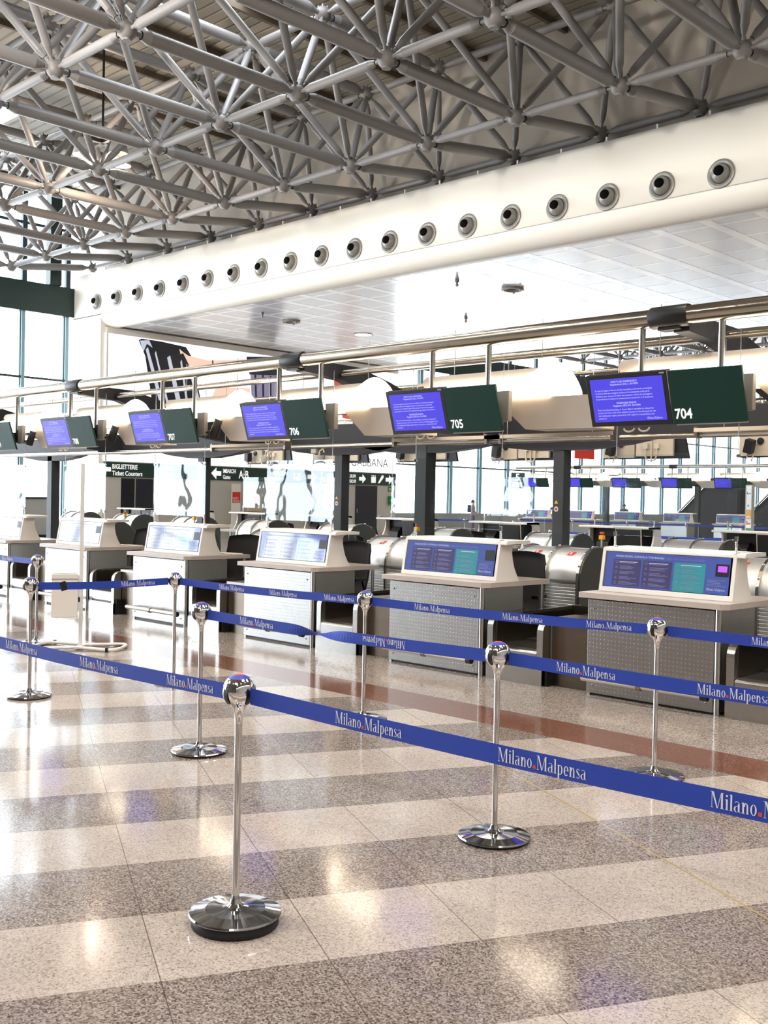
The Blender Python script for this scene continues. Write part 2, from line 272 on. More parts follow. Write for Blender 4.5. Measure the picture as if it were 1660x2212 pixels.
# ------------------------------------------------------------------ mesh builder
class MB:
    def __init__(s): s.v = []; s.f = []; s.m = []; s.sm = []
    def add(s, vs, fs, m=0, smooth=False):
        o = len(s.v); s.v += [tuple(v) for v in vs]
        for f in fs: s.f.append(tuple(i+o for i in f)); s.m.append(m); s.sm.append(smooth)
    def box(s, x0, x1, y0, y1, z0, z1, m=0):
        s.add([(x0,y0,z0),(x1,y0,z0),(x1,y1,z0),(x0,y1,z0),(x0,y0,z1),(x1,y0,z1),(x1,y1,z1),(x0,y1,z1)],
              [(0,3,2,1),(4,5,6,7),(0,1,5,4),(1,2,6,5),(2,3,7,6),(3,0,4,7)], m); return s
    def poly(s, pts, m=0): s.add(pts, [tuple(range(len(pts)))], m); return s
    def prism(s, pts, axis, a, b, m=0, smooth=False):
        """extrude a closed 2-D outline along an axis: axis 0 -> pts are (y,z), 1 -> (x,z), 2 -> (x,y)"""
        n = len(pts)
        def mk(p, t): return ((t,p[0],p[1]), (p[0],t,p[1]), (p[0],p[1],t))[axis]
        vs = [mk(p, a) for p in pts]+[mk(p, b) for p in pts]
        s.add(vs, [tuple(range(n)), tuple(reversed(range(n, 2*n)))], m)
        s.add(vs, [(i, (i+1) % n, n+(i+1) % n, n+i) for i in range(n)], m, smooth); return s
    def lathe(s, prof, seg=24, c=(0,0,0), axis=None, m=0, smooth=True, ang=None):
        """prof: (radius, height) pairs; axis: direction of height"""
        q = Vector(axis).to_track_quat('Z', 'Y') if axis is not None else None
        vs = []; fs = []
        for r, h in prof:
            for k in range(seg):
                a = 2*math.pi*k/seg; p = Vector((r*math.cos(a), r*math.sin(a), h))
                if q: p = q @ p
                vs.append((p.x+c[0], p.y+c[1], p.z+c[2]))
        for i in range(len(prof)-1):
            for k in range(seg):
                k2 = (k+1) % seg; fs.append((i*seg+k, i*seg+k2, (i+1)*seg+k2, (i+1)*seg+k))
        s.add(vs, fs, m, smooth)
        if prof[0][0] > 1e-6: s.add(vs[:seg], [tuple(reversed(range(seg)))], m)
        if prof[-1][0] > 1e-6: s.add(vs[-seg:], [tuple(range(seg))], m)
        return s
    def cyl(s, p0, p1, r, seg=12, m=0, r2=None):
        d = Vector(p1)-Vector(p0); return s.lathe([(r,0),(r if r2 is None else r2, d.length)], seg, p0, d, m)
    def sweep(s, path, r, seg=10, m=0, closed=False):
        path = [Vector(p) for p in path]; n = len(path); vs = []; fs = []; prev = None
        for i, p in enumerate(path):
            t = (path[(i+1) % n]-path[i-1]) if closed else (path[min(i+1, n-1)]-path[max(i-1, 0)])
            t.normalize()
            if prev is None: a = t.orthogonal().normalized()
            else: a = (prev-t*prev.dot(t)).normalized()
            prev = a; b = t.cross(a)
            for k in range(seg):
                q = 2*math.pi*k/seg; vs.append(p+(a*math.cos(q)+b*math.sin(q))*r)
        for i in range(n if closed else n-1):
            j = (i+1) % n
            for k in range(seg): fs.append((i*seg+k, i*seg+(k+1) % seg, j*seg+(k+1) % seg, j*seg+k))
        s.add(vs, fs, m, True)
        if not closed: s.add(vs[:seg], [tuple(reversed(range(seg)))], m); s.add(vs[-seg:], [tuple(range(seg))], m)
        return s
    def sphere(s, c, r, seg=16, rings=10, m=0, sc=(1,1,1)):
        prof = [(r*math.sin(math.pi*i/rings)*1.0, -r*math.cos(math.pi*i/rings)) for i in range(rings+1)]
        t = MB(); t.lathe([(max(a, 1e-7), b) for a, b in prof], seg)
        s.add([(v[0]*sc[0]+c[0], v[1]*sc[1]+c[1], v[2]*sc[2]+c[2]) for v in t.v], [f for f in t.f if len(f) == 4], m, True); return s
    def mesh(s, name, mats):
        me = bpy.data.meshes.new(name); me.from_pydata(s.v, [], s.f)
        for x in (mats if isinstance(mats, (list, tuple)) else [mats]): me.materials.append(M[x] if isinstance(x, str) else x)
        me.polygons.foreach_set('material_index', s.m); me.polygons.foreach_set('use_smooth', s.sm); me.update()
        return me
    def build(s, name, mats, parent=None, loc=None, bevel=0, rot=None, seg=2):
        o = bpy.data.objects.new(name, s.mesh(name, mats)); COL.objects.link(o)
        if parent: o.parent = parent
        if loc: o.location = loc
        if rot: o.rotation_euler = rot
        if bevel:
            b = o.modifiers.new('bevel', 'BEVEL'); b.width = bevel; b.segments = seg; b.limit_method = 'ANGLE'; b.harden_normals = False
        return o

def tag(o, label, cat, group=None, kind=None):
    if label: o['label'] = label
    if cat: o['category'] = cat
    if group: o['group'] = group
    if kind: o['kind'] = kind
    return o
def thing(name, label, cat, loc=(0,0,0), rz=0.0, group=None):
    o = bpy.data.objects.new(name, None); COL.objects.link(o); o.location = loc; o.rotation_euler = (0,0,rz); o.empty_display_size = 0.1
    return tag(o, label, cat, group)
def struct(o): o['kind'] = 'structure'; return o
def dup(o, loc=None, label=None, rz=None, group=None, parent=None, skip=()):
    c = o.copy(); COL.objects.link(c)
    if parent: c.parent = parent
    if loc is not None: c.location = loc
    if rz is not None: c.rotation_euler = (0,0,rz)
    if label: c['label'] = label
    if group: c['group'] = group
    for ch in o.children:
        if ch.name.split('.')[0] not in skip: dup(ch, parent=c, skip=skip)
    return c

_txt = {}
def text(s, size=1.0, align='LEFT', xs=1.0, bold=0.0):
    """outline of a line of lettering as flat polygons: (verts2d, faces)"""
    key = (s, align, bold)
    if key not in _txt:
        cu = bpy.data.curves.new('lettering', 'FONT'); cu.body = s; cu.size = 1.0; cu.align_x = align; cu.offset = bold; cu.resolution_u = 3
        o = bpy.data.objects.new('lettering', cu); COL.objects.link(o)
        dg = bpy.context.evaluated_depsgraph_get(); me = o.evaluated_get(dg).to_mesh()
        _txt[key] = ([(v.co.x, v.co.y) for v in me.vertices], [tuple(p.vertices) for p in me.polygons])
        bpy.data.objects.remove(o); bpy.data.curves.remove(cu)
    vs, fs = _txt[key]
    return [(x*size*xs, y*size) for x, y in vs], fs
def put_text(mb, s, size, fn, align='LEFT', m=0, xs=1.0, bold=0.0):
    vs, fs = text(s, size, align, xs, bold); mb.add([fn(x, y) for x, y in vs], fs, m)

# the condensed serif lettering woven into the belts: thick stems, hairline joins (cap height 1)
def serif_word(word):
    polys = []; x = 0.0
    def q(a, b, c, d): polys.append([a, b, c, d])
    def rect(x0, x1, y0, y1): q((x0,y0),(x1,y0),(x1,y1),(x0,y1))
    def ring(cx, cy_, rx, ry, tx=0.10, ty=0.035, a0=0, a1=360, n=20):
        for i in range(n):
            t0 = math.radians(a0+(a1-a0)*i/n); t1 = math.radians(a0+(a1-a0)*(i+1)/n)
            P = lambda t, k: (cx+(rx-k*tx)*math.cos(t), cy_+(ry-k*ty)*math.sin(t))
            q(P(t0,1), P(t0,0), P(t1,0), P(t1,1))
    def stem(x0, y0, y1, w=0.11, top=True, bot=True):
        rect(x0, x0+w, y0, y1)
        if bot: rect(x0-0.05, x0+w+0.05, y0, y0+0.028)
        if top: q((x0-0.07, y1-0.07), (x0, y1-0.05), (x0, y1), (x0-0.02, y1-0.01))
    for ch in word:
        if ch == 'M':
            rect(x+0.09, x+0.125, 0, 1); rect(x+0.02, x+0.2, 0, 0.03); rect(x+0.0, x+0.16, 0.97, 1)
            q((x+0.09,1),(x+0.22,1),(x+0.50,0.0),(x+0.42,0.0)); q((x+0.45,0.0),(x+0.49,0.0),(x+0.74,1),(x+0.70,1))
            rect(x+0.70, x+0.82, 0, 1); rect(x+0.64, x+0.88, 0, 0.03); rect(x+0.72, x+0.88, 0.97, 1); x += 0.94
        elif ch == 'i': stem(x+0.08, 0, 0.66); ring(x+0.13, 0.87, 0.07, 0.07, 0.07, 0.07, n=10); x += 0.28
        elif ch == 'l': stem(x+0.08, 0, 1.0); x += 0.28
        elif ch == 'a':
            ring(x+0.2, 0.18, 0.18, 0.19, 0.10, 0.03, 90, 290); rect(x+0.28, x+0.39, 0.03, 0.5); ring(x+0.22, 0.48, 0.17, 0.18, 0.04, 0.03, 0, 150, 10)
            q((x+0.28,0.36),(x+0.28,0.40),(x+0.14,0.36),(x+0.14,0.33)); rect(x+0.36, x+0.46, 0, 0.03); x += 0.48
        elif ch == 'n':
            stem(x+0.08, 0, 0.66); ring(x+0.30, 0.42, 0.15, 0.24, 0.10, 0.04, 0, 180, 12); stem(x+0.35, 0, 0.44, 0.10, False); x += 0.54
        elif ch == 'o': ring(x+0.24, 0.33, 0.2, 0.34); x += 0.48
        elif ch == 'p':
            stem(x+0.08, -0.3, 0.66); ring(x+0.26, 0.33, 0.2, 0.34, 0.10, 0.035, -130, 130); x += 0.52
        elif ch == 'e':
            ring(x+0.23, 0.33, 0.19, 0.34, 0.10, 0.035, 0, 315); rect(x+0.1, x+0.41, 0.33, 0.36); x += 0.45
        elif ch == 's':
            ring(x+0.19, 0.50, 0.13, 0.16, 0.05, 0.035, 20, 230, 10); ring(x+0.19, 0.17, 0.14, 0.18, 0.06, 0.035, -150, 70, 10)
            q((x+0.07,0.45),(x+0.15,0.50),(x+0.32,0.26),(x+0.24,0.2)); x += 0.38
        elif ch == ' ': x += 0.12
    return polys, x
W1, L1 = serif_word('Milano'); W2, L2 = serif_word('Malpensa')
LOGO_LEN = L1+0.14+0.16+0.10+L2
def put_logo(mb, fn, h, centre=True, mw=0, mr=1):
    x0 = -LOGO_LEN*h/2 if centre else 0
    for pl in W1: mb.poly([fn(x0+x*h, y*h) for x, y in pl], mw)
    xs = x0+(L1+0.04)*h; s = 0.25*h
    mb.poly([fn(xs, 0.02*h), fn(xs+s, 0.02*h), fn(xs+s, 0.02*h+s), fn(xs, 0.02*h+s)], mr)
    x2 = x0+(L1+0.36)*h
    for pl in W2: mb.poly([fn(x2+x*h, y*h) for x, y in pl], mw)

# ------------------------------------------------------------------ the hall: floor, walls, roof
XW, YB, ZD = -35.9, 20.1, 12.95       # left glass wall, bulkhead face, roof deck
XC, YC1 = -33.9, 35.66                # service core face and its far end
YF = 84.0
YCE = 36.0                              # far edge of the low ceiling
struct(MB().poly([(XW-0.4,-24,0),(13,-24,0),(13,YF,0),(XW-0.4,YF,0)]).build('floor', 'granite'))
# roof deck with openings for the roof lights
dk = MB(); ys = [-24, -7.6, -3.9, 3.9, 7.6, 11.5, 15.2, 21.0]; xs = [XW]+[-34.6+2.45*i for i in range(20)]
for i in range(len(xs)-1):
    for j in range(len(ys)-1):
        if j in (1, 3, 5) and i in (1, 2, 7, 8, 14, 15): continue
        dk.poly([(xs[i],ys[j],ZD),(xs[i],ys[j+1],ZD),(xs[i+1],ys[j+1],ZD),(xs[i+1],ys[j],ZD)])
struct(dk.build('ceiling', 'deck')); 
fr = MB()
for i in (1, 7, 14):
    for j in (1, 3, 5):
        x0, x1, y0, y1 = xs[i], xs[i+2], ys[j], ys[j+1]
        fr.box(x0,x1,y0,y0+0.12,ZD,ZD+0.25); fr.box(x0,x1,y1-0.12,y1,ZD,ZD+0.25); fr.box(x0,x0+0.12,y0,y1,ZD,ZD+0.25); fr.box(x1-0.12,x1,y0,y1,ZD,ZD+0.25)
struct(fr.build('trim_1', 'cream'))
pu = MB()
for k in range(16):
    x = -12.2-2.45*k+2.45*5
    if x > XW: pu.box(x-0.05, x+0.05, -24, 21, ZD-0.16, ZD-0.02)
struct(pu.build('trim_2', 'rust'))
struct(MB().box(XW-0.3, XW, -24, 21, ZD-0.1, ZD+0.6).build('trim_3', 'anthra'))
far_deck = MB().poly([(XW,YCE+0.3,ZD),(13,YCE+0.3,ZD),(13,YF,ZD),(XW,YF,ZD)]); struct(far_deck.build('ceiling', 'deck'))
# closing walls behind and beside the photographer, and the far end
struct(MB().box(XW, 13, -24.3, -24, 0, ZD+0.3).build('wall_back', 'backw'))
struct(MB().box(13, 13.3, -24.3, YF, 0, ZD+0.3).build('wall_right', 'cream'))
struct(MB().box(XW, 13, YF, YF+0.3, 0, ZD+0.3).build('wall_far', 'cream'))
# bulkhead: flat fascia with a groove, rounded lower lip, and its end pier
pr = [(YB, 9.62), (YB, 8.09), (YB+0.015, 8.085), (YB+0.015, 8.075), (YB, 8.07)]
for i in range(9):
    a = math.radians(90*i/8); pr.append((YB+0.46-0.46*math.cos(a), 8.05-0.42*math.sin(a)))
pr += [(YB+0.62, 7.63), (YB+0.62, 7.8), (YB+0.2, 8.2), (YB+0.2, 9.62)]
struct(MB().prism(pr, 0, XW+0.02, 13, 0, True).build('wall_bulkhead', 'white2'))
struct(MB().box(XW+0.02, XC, YB, YB+0.2, 0, 8.07).build('wall_pier', 'white2'))
struct(MB().box(XW+0.05, 13, YB-0.002, YB+0.01, 8.068, 8.088).build('groove_shade', 'lgrey'))  # added grey strip standing in for the shade line of the groove
tr = MB()
for k in range(24):
    x = -12.0-2.45*k+2.45*8.5
    if x > XW+1: tr.box(x-0.9, x-0.86, YB+0.02, YB+0.06, 9.62, 9.72); tr.box(x+0.3, x+0.34, YB+0.02, YB+0.06, 9.62, 9.72)
struct(tr.build('trim_4', 'white'))
struct(MB().box(XW, 13, YB+0.9, YB+1.1, 7.8, ZD).build('wall_upper', 'cream'))
# low coffered ceiling between the two halls
struct(MB().box(XW, 13, YB+0.5, YCE, 7.70, 7.9).build('ceiling_tiles', 'ceil'))
rb = MB()
x = -12.12+1.19*20
while x > XC: 
    rb.prism([(x-0.125,7.70),(x-0.125,7.697),(x+0.125,7.697),(x+0.125,7.70)], 1, YB+0.62, YCE-0.1); x -= 1.19
y = 21.40
while y < YCE-0.1: rb.prism([(y-0.055,7.70),(y-0.055,7.698),(y+0.055,7.698),(y+0.055,7.70)], 0, XC, 13); y += 1.225
struct(rb.build('trim_5', 'ceil_rib'))
struct(MB().box(XC, 13, YCE-0.1, YCE+0.1, 7.6, 9.4).build('wall_bulkhead', 'white2'))
struct(MB().box(XW, 13, YCE+0.3, YCE+0.5, 9.2, ZD).build('wall_upper', 'cream'))
# left glass walls: panes, mullions, transoms, the dark green ring beam, dark posts above it
def glass_wall(n, y0, y1, ym0, pitch, wide, tz):
    fm = MB(); y = ym0
    while y > y0: y -= pitch
    y += pitch
    ysm = []
    while y < y1: ysm.append(y); y += pitch
    for y in ysm:
        fm.box(XW-0.10, XW+0.06, y-wide/2, y+wide/2, 0, 8.15, 0); fm.box(XW-0.12, XW-0.02, y-wide/2-0.03, y+wide/2+0.04, 0, 8.15, 1)
        fm.box(XW-0.06, XW+0.10, y-0.09, y+0.09, 9.2, ZD, 1)
    for z in tz: fm.box(XW-0.04, XW+0.04, y0, y1, z-0.04, z+0.04, 1)
    for z in (11.3,): fm.box(XW-0.04, XW+0.04, y0, y1, z-0.05, z+0.05, 1)
    w = struct(fm.build('window_%d' % n, ['mull', 'mull_dk']))
    MB().box(XW-0.16, XW-0.14, y0, y1, 0, 8.15).build('window_pane', 'window', w)
    MB().box(XW-0.16, XW-0.14, y0, y1, 9.2, ZD).build('window_pane', 'window', w)
    MB().box(XW-0.1, XW+0.12, y0, y1, 8.13, 9.2).build('beam', 'green', w)
    return w
w1 = glass_wall(1, -19, YB, 18.14, 1.72, 0.13, (2.9, 5.76))
MB().box(XW-0.1, XW+0.25, 19.05, 19.5, 9.2, ZD).build('post', 'green', w1)
struct(MB().box(XW-0.2, XW, -24, -19, 0, ZD).build('wall_left', 'backw'))
w2 = glass_wall(2, YC1, YF, 41.9, 2.42, 0.22, (3.35, 5.8))
struct(MB().box(XW, XW+0.45, YC1+0.02, YF, 0, 0.93).build('trim_6', 'sill'))
# service core with its doors
core = struct(MB().box(XW, XC, YB+0.2, YC1, 0, 7.69).build('wall_core', 'wallbox'))
pl = MB()
for y in (22.7, 24.4, 26.6, 28.3, 30.0, 31.7): pl.box(XC, XC+0.004, y-0.008, y+0.008, 0, 2.24)
struct(pl.build('trim_7', 'sill'))
def door(n, y0, y1, m):
    d = struct(MB().box(XC, XC+0.03, y0, y1, 0, 2.19).build('door_%d' % n, m))
    MB().box(XC+0.03, XC+0.05, y0+0.06, y0+0.1, 0.95, 1.15).build('door_handle', 'steel', d)
door(1, 21.04, 21.60, 'shutter'); door(2, 21.66, 22.4, 'door_dk'); door(3, 33.05, 34.42, 'door_dk')

# ------------------------------------------------------------------ space frame under the roof
def tube_mesh(name, L, r):
    b = MB(); e = 0.17; n = r*0.42
    half = [(n, e-0.03), (n, e+0.10), (r*0.60, e+0.105), (r*0.60, e+0.11), (r*0.97, e+0.255), (r, e+0.262)]
    for a_ in range(0, 6, 2): b.lathe(half[a_:a_+2], 14)
    b.lathe(half[3:5], 14); b.lathe([half[5], (r, L-half[5][1])], 14)
    half = [(q, L-h) for q, h in reversed(half)]
    for a_ in range(0, 6, 2): b.lathe(half[a_:a_+2], 14)
    b.lathe(half[1:3], 14)
    k_ = [i for i, f in enumerate(b.f) if len(f) == 4]; b.f = [b.f[i] for i in k_]; b.m = [0]*len(k_); b.sm = [True]*len(k_); return b.mesh(name, 'truss')
def ball_mesh(r):
    b = MB(); b.sphere((0,0,0), r, 16, 10); b.lathe([(r*0.5,-r*1.04),(r*0.5,-r*0.6)], 12)
    for k in range(4):
        a = math.pi/4+k*math.pi/2; b.box(math.cos(a)*r*0.55-0.02, math.cos(a)*r*0.55+0.02, math.sin(a)*r*0.55-0.02, math.sin(a)*r*0.55+0.02, r*0.6, r*1.05)
    return b.mesh('node', 'truss_n')
camp = Vector((0,0,1.65))
def shows(p):
    d = Vector(p)-camp; z = d.dot(_w)
    if z < 1: return 1e6
    x, y = d.dot(_R)/z*2280, d.dot(_U)/z*2280
    off = max(abs(x)-830, 0)+max(abs(y)-1106, 0)
    return z+off*0.2
def space_frame(label, RY, RZ, TY, TZ, x0, nx, dx, rad, limit=100):
    root = thing('space_frame', label, 'roof truss')
    R = {}; T = {}
    for j, (y, z) in enumerate(zip(RY, RZ)):
        for i in range(nx): R[i, j] = Vector((x0-dx*i, y, z))
    for j, (y, z) in enumerate(zip(TY, TZ)):
        for i in range(nx-1): T[i, j] = Vector((x0-dx*(i+0.5), y, z))
    members = {'node': [], 'bottom_chord': [], 'top_chord': [], 'cross_tube': [], 'diagonal_tube': []}
    for p in list(R.values())+list(T.values()): members['node'].append((p, None, 0))
    for D, nm in ((R, 'bottom_chord'), (T, 'top_chord')):
        for (i, j), p in D.items():
            if (i, j+1) in D: members[nm].append((p, D[i, j+1], rad[0]))
            if (i+1, j) in D: members['cross_tube' if D is R else nm].append((p, D[i+1, j], rad[1]))
    for (i, j), t in T.items():
        for a in (i, i+1):
            for b in (0, 1):
                jj = min(range(len(RY)), key=lambda q: abs(RY[q]-TY[j])+ (0 if (RY[q] > TY[j]) == bool(b) else 1e3))
                if (a, jj) in R and ((RY[jj] > TY[j]) == bool(b)): members['diagonal_tube'].append((t, R[a, jj], rad[2]))
    bm_ = ball_mesh(rad[3]); cache = {}
    for nm, lst in members.items():
        lst.sort(key=lambda e: shows(e[0] if e[1] is None else (e[0]+e[1])/2))
        rest = MB()
        for k, (a, b, r) in enumerate(lst):
            if b is None: me = bm_; mw = Matrix.Translation(a)
            else:
                L = (b-a).length; key = (round(L, 3), r)
                if key not in cache: cache[key] = tube_mesh('tube', L, r)
                me = cache[key]; mw = Matrix.Translation(a) @ (b-a).to_track_quat('Z', 'Y').to_matrix().to_4x4()
            if k < limit:
                o = bpy.data.objects.new(nm, me); COL.objects.link(o); o.parent = root; o.matrix_local = mw
            else:
                rest.add([mw @ v.co for v in me.vertices], [tuple(p.vertices) for p in me.polygons], 0, True)
        if rest.v:
            o = rest.build(nm, 'truss_n' if nm == 'node' else 'truss', root); o['kind'] = 'stuff'
    return root
space_frame('grey painted tubular space frame under the near hall roof', [20.62, 17.45, 13.62, 9.8, 6.0, 2.2], [10.02, 9.55, 9.55, 9.52, 9.5, 9.5],
            [19.15, 15.38, 11.6, 7.85, 4.1], [12.06]*5, -10.93+2.45*4, 15, 2.45, (0.128, 0.088, 0.08, 0.175))
space_frame('far space frame glimpsed over the low ceiling edge, behind the light canopies', [46.5, 50.4, 54.3, 58.2, 62.1], [9.6]*5, [48.4, 52.3, 56.2, 60.1], [12.0]*4, -14.0, 9, 2.45, (0.12, 0.09, 0.085, 0.18), 0)

# lamp cluster among the truss
rl = thing('roof_lamp', 'cluster of lit downlights hung in the truss near the left glass wall', 'lamp', (-24.0, 14.2, 10.3))
MB().cyl((0,0,0.3),(0,0,2.6),0.03).build('stem', 'black', rl)
MB().box(-0.8,0.8,-0.05,0.05,0.2,0.3).box(-0.05,0.05,-0.6,0.6,0.2,0.3).build('cross_bar', 'black', rl)
for dx, dy in ((-0.75,0),(0.75,0),(0,0.55),(0,-0.55)):
    h = MB().lathe([(0.05,0.22),(0.12,0.2),(0.2,0.0),(0.26,-0.22),(0.24,-0.22),(0.17,-0.02),(0.02,0.02)], 18, (dx,dy,0)).build('shade', 'lgrey', rl)
    MB().lathe([(1e-6,-0.12),(0.16,-0.12)], 18, (dx,dy,0)).build('bulb', 'lamp', h)
d = bpy.data.lights.new('roof_lamp_light', 'POINT'); d.energy = 420; d.color = (1,0.8,0.62); d.shadow_soft_size = 0.12
o = bpy.data.objects.new('roof_lamp_light', d); COL.objects.link(o); o.location = (-24.0, 14.2, 9.9)

# ------------------------------------------------------------------ jet nozzles in the bulkhead
ORD = ['first','second','third','fourth','fifth','sixth','seventh','eighth','ninth','tenth','eleventh','twelfth','thirteenth','fourteenth','fifteenth','sixteenth','seventeenth','eighteenth','nineteenth','twentieth','twenty-first']
nz0 = thing('air_nozzle', 'grey ball air nozzle, first from the glass wall end of the white bulkhead', 'air vent', (0,YB,8.4), 0, 'air nozzles in the bulkhead')
MB().lathe([(0.20,0.0),(0.29,0.005),(0.30,0.02),(0.285,0.03),(0.21,0.035),(0.20,0.0)], 32, (0,0,0), (0,-1,0)).build('ring', 'nozzle', nz0)
MB().lathe([(0.195*math.cos(math.radians(a)) if a < 90 else 1e-6, 0.195*math.sin(math.radians(a))) for a in range(0, 91, 9)], 28, (0,0,0), (0,-1,0)).build('ball', 'nozzle', nz0)
ax = Vector((0.12,-0.95,0.13)).normalized()
MB().lathe([(0.104,0.162),(0.106,0.180),(0.102,0.196),(1e-6,0.196)], 24, (0,0,0), ax).build('throat', 'duct', nz0)
for k in range(19):
    x = -34.17+1.334*k; z = 8.53-0.0095*k
    lab = 'grey ball air nozzle, %s from the glass wall end of the white bulkhead' % ORD[k]
    if k == 0: nz0.location = (x, YB, z)
    else: dup(nz0, (x, YB, z), lab)

# ------------------------------------------------------------------ check-in desks (built once at the bay of board 704, then copied)
PITCH = 2.36; X0 = -3.84; Y0 = 7.72
def xr(i): return X0-PITCH*i
def make_desk():
    t = thing('check_in_desk', '', 'desk', (0,0,0), 0, 'stainless check-in desks')
    MB().box(-1.19,-0.03,0.0,0.012,0.02,0.82).build('front_panel', 'dot_front', t, bevel=0.003)
    MB().box(-0.03,0.0,0.04,0.64,0.02,0.82).build('side_panel', 'dot_side', t)
    MB().box(-1.2,-1.17,0.02,0.64,0.0,0.82).build('side_panel', 'dot_side', t)
    MB().box(-1.17,-0.04,0.60,0.63,0.02,0.82).build('back_panel', 'steel_dk', t)
    MB().cyl((-0.0,0.012,0.0),(-0.0,0.012,0.83),0.026,16).build('corner_post', 'steel', t)
    MB().box(-1.2,-0.0,0.03,0.6,0.0,0.02).build('plinth', 'black', t)
    wt = MB().prism([(-1.25,-0.07),(0.06,-0.07),(0.1,0.0),(0.12,0.93),(-1.25,0.93)], 2, 0.835, 0.88)
    wt.build('worktop', 'laminate', t, bevel=0.018, seg=3)
    MB().cyl((0.05,0.88,0.0),(0.05,0.88,0.84),0.018).build('support_leg', 'steel', t)
    rail = MB().cyl((-1.17,-0.105,0.155),(-0.07,-0.105,0.155),0.024,14)
    k = rail.build('kick_rail', 'railm', t)
    MB().cyl((-0.075,-0.105,0.155),(-0.02,-0.105,0.155),0.033,14).build('end_cap', 'black', k)
    MB().lathe([(0.034,-0.02),(0.034,0.02)], 14, (-0.62,-0.105,0.155), (1,0,0)).cyl((-0.62,-0.1,0.155),(-0.62,0.0,0.155),0.014).build('bracket', 'steel_dk', k)
    MB().cyl((-1.12,-0.1,0.155),(-1.12,0.0,0.155),0.014).build('bracket', 'steel_dk', k)
    for sx in (-1.13,-0.09):
        for sz in (0.74, 0.09): MB().lathe([(0.010,-0.002),(0.008,0.006),(1e-6,0.007)], 10, (sx,0.0,sz), (0,-1,0)).build('screw', 'steel_dk', t)
    return t
def make_hood():
    """white information box standing on the worktop"""
    t = thing('information_box', '', 'sign', (0,0,0), 0, 'white information boxes on the desks')
    prof = [(0.17,0.88),(0.235,1.25),(0.245,1.262),(0.27,1.268),(0.60,1.268),(0.605,1.25),(0.60,1.235),(0.47,1.232),(0.43,1.22),(0.415,1.19),(0.415,1.14),(0.43,1.07),(0.455,1.0),(0.49,0.94),(0.53,0.88)]
    s = MB(); s.prism(prof, 0, -0.0, 0.03); s.prism(prof, 0, -1.2, -1.17)
    fl = lambda u, dz=0.0: (0.17+0.065*u/0.37, 0.88+u)
    # front frame strips, top slab
    f1 = [(0.17,0.88),(0.1782,0.927),(0.198,0.92),(0.19,0.88)]; f2 = [(0.2309,1.228),(0.235,1.25),(0.245,1.262),(0.27,1.268),(0.605,1.268),(0.605,1.235),(0.29,1.235),(0.25,1.225)]
    s.prism(f1, 0, -1.17, 0.0); s.prism(f2, 0, -1.2, 0.10)
    h = s.build('housing', 'white', t, bevel=0.006)
    MB().box(-1.17,0.0,0.30,0.31,0.89,1.23).build('back_panel', 'black', t)
    # front poster, tilted with the box face
    a = math.atan2(0.065, 0.37); O = Vector((-1.155, 0.1795, 0.930)); dv = Vector((0, math.sin(a), math.cos(a))); nv = Vector((0, -math.cos(a), math.sin(a)))
    F = lambda x, y, o=0.0: tuple(O+Vector((x,0,0))+dv*y+nv*o)
    def quad(b, x0, x1, y0, y1, o, m=0): b.poly([F(x0,y0,o), F(x1,y0,o), F(x1,y1,o), F(x0,y1,o)], m)
    pb = MB(); quad(pb, 0, 1.14, 0, 0.30, 0.0); poster = pb.build('poster', 'p_blue', t)
    for nm, x0, x1, mm in (('poster_column', 0.075, 0.34, 'p_ind'), ('poster_column', 0.36, 0.63, 'p_ind'), ('poster_column', 0.65, 0.93, 'p_teal')):
        b = MB(); quad(b, x0, x1, 0.012 if mm == 'p_ind' else 0.0, 0.238, 0.0008); b.build(nm, mm, poster)
    tx = MB()
    put_text(tx, 'VIAGGIA SICURO, CONTROLLA I TUOI BAGAGLI', 0.023, lambda x, y: F(0.09+x, 0.258+y, 0.0015), xs=0.92, bold=0.012)
    put_text(tx, ' •  CHECK YOUR LUGGAGE FOR SAFE TRAVEL', 0.021, lambda x, y: F(0.545+x, 0.258+y, 0.0015), xs=0.86, m=1)
    put_logo(tx, lambda x, y: F(0.95+x, 0.028+y, 0.0015), 0.022, False, 0, 2)
    rnd = random.Random(3)
    for cx, w in ((0.085, 0.245), (0.37, 0.25), (0.665, 0.25)):
        for r in range(5):
            y = 0.205-0.045*r
            if r == 0:
                quad(tx, cx+0.045, cx+0.045+w*0.72, y+0.010, y+0.016, 0.0015, 0); quad(tx, cx+0.045, cx+0.045+w*0.66, y+0.001, y+0.005, 0.0015, 1)
            else:
                for q in range(3):
                    L = w*(0.35+0.4*rnd.random()); quad(tx, cx+0.055, cx+0.055+L, y+0.018-0.010*q, y+0.0215-0.010*q, 0.0015, 1)
            # little pictogram: a ring, a bar and a dot
            for kk in range(10):
                t0, t1 = 2*math.pi*kk/10, 2*math.pi*(kk+1)/10; px, py, rr = cx+0.02, y+0.010, 0.013
                if r % 2 == 0: tx.poly([F(px+rr*math.cos(t), py+rr*math.sin(t), 0.0015) for t in (t0, t1)]+[F(px+rr*0.78*math.cos(t), py+rr*0.78*math.sin(t), 0.0015) for t in (t1, t0)], 1)
            if r % 2: quad(tx, cx+0.010, cx+0.032, y+0.002, y+0.006, 0.0015, 1); quad(tx, cx+0.014, cx+0.018, y+0.002, y+0.02, 0.0015, 1); quad(tx, cx+0.026, cx+0.029, y+0.006, y+0.02, 0.0015, 1)
    for q in range(5): quad(tx, 0.955, 1.06+0.06*rnd.random(), 0.112-0.012*q, 0.1155-0.012*q, 0.0015, 1)
    tx.build('poster_print', ['p_txt', 'p_dim', 'red'], poster)
    bz = MB(); quad(bz, 1.018, 1.132, 0.145, 0.245, 0.002); sc = bz.build('small_display', 'black', poster)
    return t, poster, F, quad
